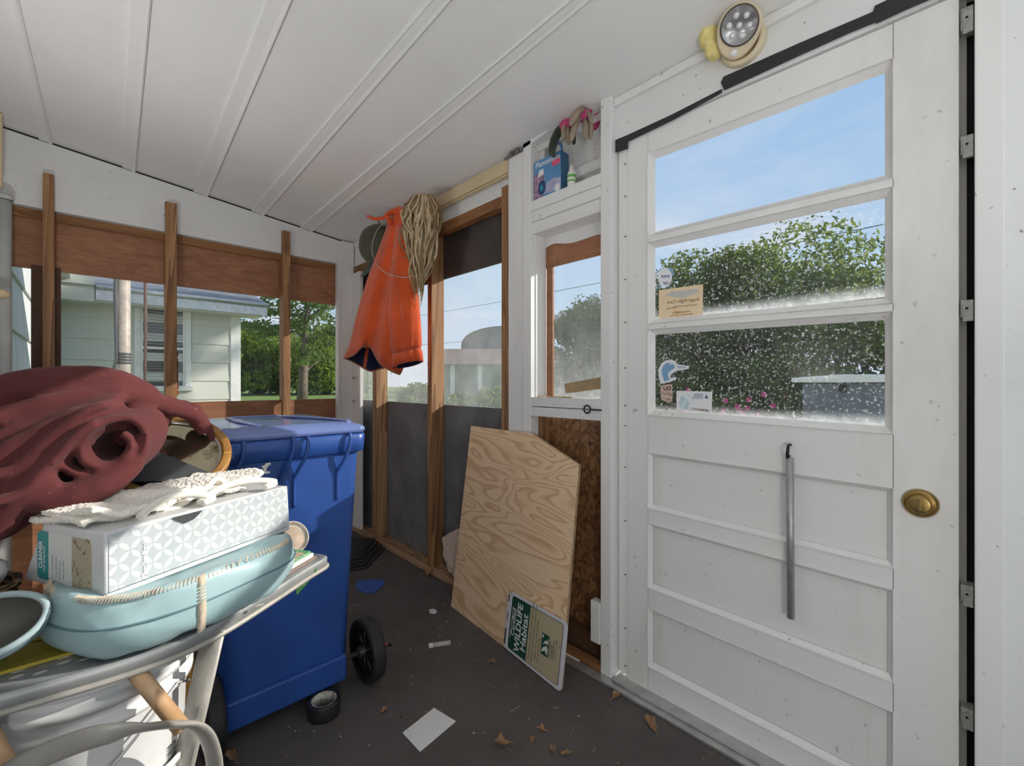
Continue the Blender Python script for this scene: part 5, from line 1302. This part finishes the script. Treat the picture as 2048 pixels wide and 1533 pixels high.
M['pat'] = leafpat(); M['card'] = plain('white_carton', (.62,.63,.64), .45, 0, .06, 6); M['kraft'] = plain('carton_inside', (.40,.32,.24), .8)
t = thing('patterned_box', 'white leaf-patterned carton with a teal label on its end, lying on the blue seat pad', 'box', tuple((c00+c10+wB)/2))
def BP(u, v, z, out=0): return c00 + (c10-c00)*u + wB*v + Vector((0,0,hB*z)) 
mb = MB()
b8 = [BP(0,0,0),BP(1,0,0),BP(1,1,0),BP(0,1,0)]
tp = [BP(-.005,.0,1.03),BP(1.0,.03,.98),BP(1.0,.97,.98),BP(.0,.74,1.0)]
mb.hexa(b8, tp, 0)
bx_ = part(mb, 'carton', [M['card']], t, bevel=.004, seg=3)
def side_quad(us, vs2, h):      # long right-hand side, with uv in metres
    me = bpy.data.meshes.new('side_print'); nB_ = nB*h
    pts = []; uvs = []
    P = [(us[0],vs2[0]),(us[1],vs2[0]),(us[1],vs2[1]),(us[0],vs2[1])]
    for u, z in P:
        p = BP(u,0,z)+nB_ + wB.normalized()*(.03*.255*max(0,u)*z); pts.append(p-Vector(t['_w'])); uvs.append((u*LB, z*hB))
    me.from_pydata([tuple(p) for p in pts], [], [(0,1,2,3)]); ul = me.uv_layers.new(name='UVMap')
    for i, l in enumerate(me.loops): ul.data[i].uv = uvs[l.vertex_index]
    me.materials.append(M['pat']); o = bpy.data.objects.new('side_print', me); COL.objects.link(o); o.parent = t; o['_w'] = tuple(t['_w']); return o
side_quad((.012,.985),(.10,.965),.0012)
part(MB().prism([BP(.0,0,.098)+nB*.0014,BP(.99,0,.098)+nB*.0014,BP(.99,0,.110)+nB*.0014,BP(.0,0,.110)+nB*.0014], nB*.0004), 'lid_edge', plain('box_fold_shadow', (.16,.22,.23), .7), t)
text('Sleep, hand brush', BP(.165,0,.16)+nB*.0019, (0,0,1), -xB, .0155, M['lett'], t, depth=.0003, bold=.01, sx=.62)
part(MB().prism([BP(a,0,b_)+nB*.0018 for a,b_ in ((.272,.985),(.30,.90),(.335,.83),(.375,.85),(.40,.90),(.425,.975))], nB*.0005), 'torn_hole', flat_('torn_hole_dark', (.045,.05,.052), .7), t)
# label on the near end
eN = -xB
def EP(u, z, h=.0012): return BP(0,u,z) + eN*h + xB*(-.005*LB*z*0)
M['teal_l'] = flat_('teal_label', (.035,.27,.29), .45); M['grprint'] = flat_('grey_small_print', (.33,.35,.35), .6); M['photo'] = paper_mat('label_photo', (.42,.38,.28), (.22,.13,.08), 55, .58); M['lgrey'] = flat_('label_white', (.66,.69,.67), .5)
def rounded(u0, u1, z0, z1, h, rl, rr2):
    pts = []
    for (cu, cz, a0, on) in ((u1,z1,0,rl),(u0,z1,90,rr2),(u0,z0,180,rr2),(u1,z0,270,rl)):
        if not on: pts.append(EP(cu,cz,h)); continue
        su = -1 if cu == u1 else 1; szz = -1 if cz == z1 else 1
        for k in range(6):
            a = math.radians(a0+18*k); pts.append(EP(cu+su*.045+.045*math.cos(a), cz+szz*.10+.10*math.sin(a), h))
    return pts
part(MB().prism(rounded(.14,.80,.10,.88,.0010,True,True), eN*.0003), 'label', M['lgrey'], t)
part(MB().prism(rounded(.66,.80,.10,.88,.0014,True,False), eN*.0003), 'label_band', M['teal_l'], t)
part(MB().prism(rounded(.14,.37,.10,.88,.0014,False,True), eN*.0003), 'label_photo', M['photo'], t)
wN = -wB.normalized()
text('CLEANER', EP(.735,.27,.0020), (0,0,1), -wN, .0165, M['lett'], t, depth=.0003, bold=.02, sx=.74)
text('eraser sponge block', EP(.70,.22,.0020), (0,0,1), -wN, .0085, M['lett'], t, depth=.0003, sx=.72)
for i, u in enumerate((.60,.555,.51,.465)):
    text(('cleans and brightens','wipes marks from','walls, floors and','sinks with water')[i], EP(u,.14+.02*(i%2),.0016), (0,0,1), -wN, .0072, M['grprint'], t, depth=.0002, sx=.78)
# towel ------------------------------------------------------------------------------
M['towel'] = cloth('cream_terry', (.80,.76,.68), .9, .5, 40, 0, .95, 420)
def towel(layer, u0, u1, v0, v1, z0, amp, ph, thick=.006):
    def fn(a, b_):
        u = u0+(u1-u0)*a; v = v0+(v1-v0)*b_ + .03*math.sin(9*a+ph)
        z = z0 + amp*(.5+.5*math.sin(11*a*(1+.2*b_)+ph+3*b_)) + .006*math.sin(23*a+5*b_+ph) + .10*hB*0
        edge = min(b_, 1)*0
        p = BP(u, v, 1.0) ; p.z = ZB+hB+z
        return p
    return MB().grid(fn, 56, 18)
t = thing('folded_towel', 'cream terry towel folded loosely along the top of the patterned box', 'towel', tuple(BP(.4,.5,1.0)))
part(towel(0,-.02,.80,.20,.86,.007,.006,0), 'lower_fold', M['towel'], t, thick=.012)
part(towel(1,.0,.70,.12,.74,.018,.014,1.2), 'upper_fold', M['towel'], t, thick=.013)
part(towel(2,.34,.90,.20,.62,.026,.012,2.5), 'top_fold', M['towel'], t, thick=.012)
for (u0, u1, v, hgt) in ((.16,.50,.07,.030),(.44,.90,.06,.028)):
    lp = []
    for k in range(44):
        f = k/43
        u = u0+(u1-u0)*(f*1.25 if f < .8 else 1.0-(f-.8)*.9); zq_ = .012+hgt*(math.sin(math.pi*min(1,f*1.15))**.8) if f < .8 else .012+hgt*.3*(1-f)*5*.5
        p = BP(u, v+.05*math.sin(5*f), 1.0); p.z = ZB+hB+zq_*.8; lp.append(p)
    part(MB().tube(lp, .0075, 10, flat=1.0), 'rolled_hem', M['towel'], t)
tmd = bpy.data.textures.new('terry','CLOUDS'); tmd.noise_scale = .006
for o in list(bpy.data.objects):
    if o.parent == t and o.name.split('.')[0] in ('lower_fold','upper_fold','top_fold'):
        s_ = o.modifiers.new('sub','SUBSURF'); s_.levels = 1; s_.render_levels = 2
        d_ = o.modifiers.new('terry','DISPLACE'); d_.texture = tmd; d_.strength = .006; d_.texture_coords = 'LOCAL'
# white plastic latch on the box end
p = U(528,948,Z=ZB+hB*.985)
mb = MB().box(p-Vector((.014,.008,0)), p+Vector((.014,.008,.006))).tube([p, p+Vector((.002,.0,.014)), p+Vector((.008,.0,.026)), p+Vector((.018,.0,.028))], [.006,.005,.006,.004], 8).box(p+Vector((-.006,-.006,.018)), p+Vector((.010,.006,.024)))
solo(mb, 'plastic_clip', plain('milky_plastic', (.66,.66,.62), .4), 'small milky plastic clip standing on the far end of the patterned box', 'clip', tuple(p), bevel=.001)
# round wood-framed mirror, tilted back -------------------------------------------------
mc = U(338,908,D=1.135); e_ = math.radians(48); hb = Vector((-mc.x,-mc.y,0)).normalized(); hb = (hb + RT*.10).normalized(); mn = hb*math.cos(e_)+Vector((0,0,math.sin(e_)))
M['framew'] = wood('amber_frame_wood', (.22,.095,.018), (.46,.24,.06), 'X', 1.2, .35)
t = thing('round_mirror', 'round mirror in an amber wooden frame tilted back behind the patterned box', 'mirror', tuple(mc-mn*.02))
part(MB().lathe([(.112,-.014),(.128,-.014),(.136,-.006),(.136,.006),(.130,.013),(.124,.010),(.119,.013),(.114,.008),(.112,.0)], mc, mn, 72), 'frame', M['framew'], t)
def mir():
    m, nt, b, o = newmat('tarnished_mirror'); v = coords(nt)
    f = ramp(nt, noise(nt, v, 16, 8, .72), [(.56,(0,0,0)),(.68,(1,1,1))])
    c = mixc(nt, f, (.40,.36,.25), (.14,.10,.06)); nt.links.new(c, b.inputs['Base Color']); b.inputs['Metallic'].default_value = .92
    r = math_(nt, 'ADD', math_(nt, 'MULTIPLY', f, .4), .06); nt.links.new(r, b.inputs['Roughness']); return m
part(MB().lathe([(0,-.003),(.114,-.003)], mc, mn, 60), 'glass', mir(), t)
part(MB().lathe([(.108,-.0025),(.1125,.001),(.1125,.004),(.109,.001)], mc, mn, 72), 'bezel', plain('pale_bezel', (.55,.53,.46), .3, .5, .3, 40), t)
# dark reflection in the mirror, made as a thin dark sheet over its face
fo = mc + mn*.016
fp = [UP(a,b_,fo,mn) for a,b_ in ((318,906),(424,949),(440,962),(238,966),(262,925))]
solo(MB().prism(fp, mn*.003), 'painted_reflection', plain('dark_reflection_grey', (.055,.062,.065), .5, 0, .12, 6), 'dark grey painted reflection across the lower half of the round mirror', 'reflection', tuple(fp[3]))
# maroon blanket -----------------------------------------------------------------------
M['maroon'] = cloth('maroon_fleece', (.120,.033,.033), .75, .05, 20, .45, .95, 260, wr=.55, wsc=(1,1,1.6), wrs=5)
mb = MB()
def YD(d): return 1.27 + (d-1.05)*.55
def tb_(pts, r):
    P = smooth([U(*p[:2], Y=YD(p[2])) for p in pts], 6); k = len(P)
    if isinstance(r, (int,float)): rr2 = [r*.86*(.75+.25*math.sin(math.pi*i/(k-1))) for i in range(k)]
    else: rr2 = [.86*(r[0]+(r[1]-r[0])*i/(k-1)) for i in range(k)]
    mb.tube(P, rr2, 14)
def el_(px, py, d, r, rz=0): mb.ell(U(px,py,Y=YD(d)), r, 26, 16, rot=Matrix.Rotation(rz,3,'Z'))
el_(70,880,1.36,(.15,.085,.125)); el_(190,855,1.36,(.12,.075,.085)); el_(270,838,1.36,(.075,.05,.045)); el_(-20,960,1.30,(.10,.075,.13)); el_(90,950,1.25,(.11,.055,.085))
el_(130,945,1.17,(.070,.038,.055)); el_(120,975,1.16,(.065,.035,.045)); el_(205,905,1.30,(.07,.03,.06))
el_(330,812,1.37,(.06,.035,.018)); el_(395,840,1.39,(.022,.03,.028))
tb_([(-40,800,1.30),(40,776,1.29),(140,766,1.28),(235,772,1.27),(300,798,1.29)], .046)
tb_([(150,800,1.24),(245,790,1.23),(320,808,1.29),(385,830,1.35),(410,866,1.38)], (.038,.020))
tb_([(385,822,1.39),(412,850,1.39),(428,888,1.39)], (.018,.010))
tb_([(300,815,1.30),(345,822,1.33),(390,818,1.35),(402,842,1.37)], .018)
tb_([(-40,845,1.20),(40,825,1.20),(140,800,1.20),(230,782,1.22)], .026)
tb_([(-40,945,1.12),(40,900,1.11),(140,848,1.11),(240,804,1.15)], .034)
tb_([(-40,890,1.17),(60,852,1.16),(160,815,1.16),(250,792,1.18)], .020)
tb_([(-40,1010,1.08),(30,978,1.06),(110,905,1.05),(190,852,1.06),(262,834,1.11)], .034)
tb_([(-40,975,1.12),(20,945,1.10),(90,890,1.09),(150,858,1.09)], .018)
tb_([(-30,1055,1.08),(0,1030,1.06),(50,990,1.03),(120,960,1.02)], .032)
tb_([(-30,1085,1.08),(8,1052,1.06),(36,1010,1.04)], .022)
tb_([(60,1002,1.03),(140,994,1.01),(215,966,1.00),(272,920,1.02)], .034)
def ribbon(pts, y0, depth, th):
    # a thickness of fleece standing edge-on: the rolled end of the blanket
    P = smooth([U(px, py, Y=y0) for px, py in pts], 7); k = len(P); dv = FW*depth - RT*depth*.42 + Vector((0,0,depth*.10))
    fr = []
    for i_ in range(k):
        tg = (P[min(i_+1,k-1)]-P[max(i_-1,0)]).normalized(); nn = tg.cross(FW).normalized(); fr.append((P[i_]+nn*th/2, P[i_]-nn*th/2))
    vs_ = []; 
    for q0_, q1_ in fr: vs_ += [q0_, q1_, q1_+dv, q0_+dv]
    fs = [(4*i_+c, 4*i_+(c+1)%4, 4*(i_+1)+(c+1)%4, 4*(i_+1)+c) for i_ in range(k-1) for c in range(4)] + [(3,2,1,0), (4*k-4,4*k-3,4*k-2,4*k-1)]
    mb.add(vs_, fs, 0, True)
ribbon([(70,1000),(150,985),(225,965),(272,925),(289,880),(272,846),(232,838),(186,856),(158,894),(166,926),(205,936),(246,916),(258,884),(238,868)], 1.235, .13, .016)
ribbon([(60,960),(110,935),(150,950),(210,958),(262,935)], 1.245, .10, .014)
ribbon([(-20,1010),(40,985),(95,930),(140,880),(190,846)], 1.225, .10, .018)
ribbon([(-30,960),(30,935),(90,880),(150,835),(210,808)], 1.25, .10, .018)
tb_([(90,1016,1.05),(170,1005,1.06),(228,982,1.08)], .024)
o = solo(mb, 'blanket', M['maroon'], 'faded maroon fleece blanket heaped and rolled on the left end of the ironing board', 'blanket', (-.05,1.40,ZT+.06))
md = o.modifiers.new('remesh','REMESH'); md.mode = 'VOXEL'; md.voxel_size = .005; md.use_smooth_shade = True
md = o.modifiers.new('smooth','SMOOTH'); md.factor = .6; md.iterations = 6
md = o.modifiers.new('disp','DISPLACE'); tx = bpy.data.textures.new('blanket_folds','CLOUDS'); tx.noise_scale = .055; tx.noise_depth = 1; md.texture = tx; md.strength = .006; md.texture_coords = 'LOCAL'; md.mid_level = .5
md = o.modifiers.new('smooth2','SMOOTH'); md.factor = .5; md.iterations = 2
# clear tape dispenser on the blanket
pk_ = U(308,828,D=1.20); k_ = thing('tape_dispenser', 'clear plastic tape dispenser lying in the maroon blanket above the mirror', 'dispenser', tuple(pk_))
part(MB().lathe([(.014,-.006),(.024,-.006),(.024,.006),(.014,.006)], pk_, (-FW+Vector((0,0,.3))).normalized(), 28), 'roll', plain('dark_blue_roll', (.05,.06,.075), .25), k_)
cl = plain('clear_plastic', (.20,.12,.11), .15, 0, .1, 9, spec=.6)
part(MB().prism([pk_+RT*a+Vector((0,0,b_))-FW*.006 for a,b_ in ((-.03,-.028),(.045,-.028),(.048,.034),(.020,.036),(-.012,.026),(-.03,.006))], FW*.012), 'shell', cl, k_, bevel=.003)
# ------------------------------------------------------------------ floor litter
def fz(px, py): return U(px, py, Z=.0015)
mb = MB().prism([fz(*p) for p in ((805,1467),(868,1417),(912,1444),(840,1505))], (0,0,.0012))
solo(mb, 'white_card', plain('white_card_paper', (.76,.76,.74), .6, 0, .04, 9), 'blank white card lying on the dark floor', 'card', tuple(fz(855,1460)))
mb = MB().prism([fz(*p) for p in ((712,1172),(716,1163),(740,1161),(766,1161),(769,1170),(758,1180),(745,1189),(728,1186),(714,1181))], (0,0,.005))
solo(mb, 'plastic_shard', plain('blue_plastic_shard', (.035,.10,.42), .5, 0, .1, 9), 'broken blue plastic piece on the floor right of the bin', 'plastic piece', tuple(fz(740,1175)), bevel=.001)
a_, b2 = U(866,1291,Z=.010), U(901,1286,Z=.010)
t = thing('clear_vial', 'small clear vial with a white cap lying on the floor', 'vial', tuple(fz(880,1296)))
m_, nt_, bb, oo = newmat('clear_vial_plastic'); bb.inputs['Base Color'].default_value = (.85,.85,.83,1); bb.inputs['Roughness'].default_value = .12; bb.inputs['Alpha'].default_value = .42
part(MB().tube([a_, b2], .0095, 18), 'body', m_, t); part(MB().tube([U(857,1293,Z=.010), a_], .0100, 18), 'cap', M['bottle'], t)
tc_ = U(648,1428,Z=0); 
t = thing('tape_roll', 'roll of black tape lying on the floor by the bin', 'tape', tuple(tc_))
part(MB().lathe([(.040,.001),(.052,.001),(.0525,.004),(.0525,.046),(.051,.049),(.040,.049)], tc_, (0,0,1), 48), 'tape', M['tape'], t)
part(MB().lathe([(.0398,.0495),(.0365,.0495),(.0365,.001),(.0398,.001)], tc_, (0,0,1), 48), 'core', paper_mat('printed_tape_core', (.58,.54,.47), (.25,.23,.20), 90, .55), t)
a_, b2 = U(757,1289,Z=.006), U(783,1290,Z=.006)
t = thing('red_pen_cap', 'small red lighter lying by the bin wheel', 'lighter', tuple(fz(770,1293)))
part(MB().tube([a_, a_.lerp(b2,.75)], .0055, 12), 'barrel', plain('dull_red', (.30,.07,.07), .35), t); part(MB().tube([a_.lerp(b2,.75), b2], .0058, 12), 'top', M['dark'], t)
t['label'] = 'small red and black lighter lying by the bin wheel'; t.name = 'lighter'
mb = MB().prism([fz(*p) for p in ((858,1221),(868,1219),(874,1224),(870,1229),(860,1228))], (0,0,.003))
solo(mb, 'paper_scrap', plain('white_scrap', (.66,.68,.68), .6), 'small white scrap on the floor left of the plywood sheet', 'scrap', tuple(fz(866,1225)))
# folded black mats by the sill
for i in range(4):
    z = .001+i*.0085; dx = -i*4
    q = [(690+dx,1098),(772+dx-i*3,1098),(748+dx-i*2,1122),(735+dx,1138),(690+dx,1146)]
    mb = MB().prism([U(a,b_-i*4,Z=.001) + Vector((0,0,z)) for a,b_ in q], (0,0,.0075))
    solo(mb, 'black_mat', M['rubber'], ('lowest black rubber mat in the folded stack by the sill plate','second black rubber mat from the bottom of the stack by the sill plate','third black rubber mat from the bottom of the stack by the sill plate','topmost black rubber mat of the stack by the sill plate')[i], 'mat', tuple(fz(720,1120)+Vector((0,0,z))), 'stack of black mats', bevel=.002)
M['leafd'] = plain('dry_leaf', (.30,.165,.085), .8, 0, .35, 60, .3, 80)
def dryleaf(px, py, w_, h_, ang, curl, lb, seed):
    rr = random.Random(seed); c = U(px, py, Z=.003); ca, sa = math.cos(ang), math.sin(ang)
    def fn(u, v):
        x = (u-.5)*2; wd = (1-abs(x)**1.7)*(1+.25*math.sin(9*u+seed)); y = (v-.5)*2*wd
        X, Y = x*w_*.5, y*h_*.5
        z = .003 + curl*(abs(y)**1.5 + .5*x*x) + .0015*math.sin(7*x+3*y+seed)
        return c + Vector((X*ca-Y*sa, X*sa+Y*ca, z))
    mb = MB().grid(fn, 14, 8)
    p0 = fn(0,.5); mb.tube([p0, p0+Vector((-ca*w_*.25,-sa*w_*.25,.001))], .0012, 5)
    return solo(mb, 'dry_leaf', M['leafd'], lb, 'leaf', tuple(c), 'dry leaves on the floor', thick=.0008)
dryleaf(1302,1452,.075,.035,.9,.016,'large brown dry leaf on the floor before the door threshold',1)
dryleaf(1003,1492,.050,.028,2.2,.020,'curled brown dry leaf in the middle of the floor near the bottom edge',2)
dryleaf(1083,1463,.036,.018,1.9,.010,'small triangular dry leaf right of the curled one',3)
dryleaf(1066,1484,.028,.014,.4,.010,'tiny dry leaf just right of the curled brown leaf',4)
dryleaf(1104,1503,.030,.016,1.2,.012,'little folded dry leaf near the bottom edge of the floor',5)
dryleaf(1131,1511,.032,.017,2.6,.008,'pale brown leaf scrap at the bottom of the floor, nearest the door',6)
dryleaf(463,1518,.055,.028,1.7,.012,'pale dry leaf on the floor beside the left bin wheel',7)
dryleaf(767,1424,.034,.014,.2,.006,'small tan leaf bit right of the black tape roll',8)
dryleaf(1232,1393,.060,.022,.1,.006,'flat brown leaf on the floor at the corner of the threshold',9)
dryleaf(855,1152,.075,.045,1.0,.030,'crumpled brown leaf caught against the sill plate by the stud',10)
dryleaf(984,1326,.030,.016,2.0,.006,'small leaf crumb on the floor left of the habitat sign',11)
dryleaf(880,1276,.022,.012,.7,.005,'tiny orange leaf bit just behind the clear vial',12)
mb = MB(); rr = random.Random(77)
for k in range(420):
    x, y = rr.uniform(.1,1.40), rr.uniform(.25,3.1)
    if y < 1.1 and x < .3: continue
    s = rr.uniform(.0012,.0042)
    mb.ell((x,y,.001+s*.3), (s*rr.uniform(.6,1.6),s,s*.35), 5, 3, rr.randrange(3))
for k in range(70):
    x, y = rr.uniform(.3,1.38), rr.uniform(.3,2.6); a = rr.uniform(0,6.28); L_ = rr.uniform(.01,.06); cv = rr.uniform(-.01,.01)
    p = Vector((x,y,.003)); d = Vector((math.cos(a),math.sin(a),0)); w_ = Vector((-d.y,d.x,0))
    mb.tube([p-d*L_*.5, p+w_*cv, p+d*L_*.5], .0006, 4, rr.randrange(3))
o = solo(mb, 'floor_litter', [flat_('litter_white', (.60,.58,.54), .8), flat_('litter_tan', (.36,.25,.15), .8), flat_('litter_dark', (.035,.03,.03), .8)], 'crumbs, hairs and specks of litter strewn over the dark floor', 'litter', (.9,1.4,0)); o['kind'] = 'stuff'
mb = MB(); rr = random.Random(78)
for k in range(260):
    x, y = rr.uniform(1.445,1.525), rr.uniform(1.62,3.2); s = rr.uniform(.0015,.005)
    mb.ell((x,y,.0385+s*.3), (s,s*1.3,s*.4), 5, 3, rr.randrange(2))
o = solo(mb, 'sill_litter', [flat_('sill_litter_tan', (.30,.22,.14), .9), flat_('sill_litter_dark', (.06,.05,.04), .9)], 'dirt and crumbs lying on the wooden sill plate along the wall', 'litter', (1.48,2.4,.038)); o['kind'] = 'stuff'
# far-left pipe and stub
px_ = xb(6,3.22)
mb = MB().cyl((px_-.0,3.235,0),(px_-.0,3.235,zbm-.01),.028,n=18).lathe([(.034,0),(.036,.012),(.030,.026),(0,.030)], (px_,3.235,zbm-.012), (0,0,1), 18)
solo(mb, 'white_pipe', plain('grey_white_pipe', (.55,.56,.55), .45, 0, .1, 9), 'pale vertical pipe at the far left against the reddish plywood', 'pipe', (px_,3.235,0))
p = U(8,588,Y=3.0)
solo(MB().tube([p+Vector((-.10,0,-.01)), p+Vector((.0,0,0)), p+Vector((.018,.0,-.008))], [.022,.022,.012], 14), 'broom_handle_tip', M['yellow'], 'yellowish wooden handle tip poking in at the left edge before the pipe', 'handle', tuple(p))
struct(MB().box((XL,3.14,zbm+.02),(XL+.014,3.17,zc(XL)-.01)), 'trim_40', M['yellow'])
q = U(350,752,Y=3.36)
mb = MB(); rr = random.Random(6)
for k in range(40): mb.ell(U(350+rr.uniform(-3,3),708+k*2.1,Y=3.35), (.012,.008,.014), 8, 6)
o = solo(mb, 'red_foam_strip', plain('red_foam', (.20,.03,.02), .9, 0, .3, 60, .6, 150), 'ragged dark red foam strip along the middle window stud', 'foam strip', tuple(q))
for o in bpy.data.objects:
    if '_w' in o: del o['_w']
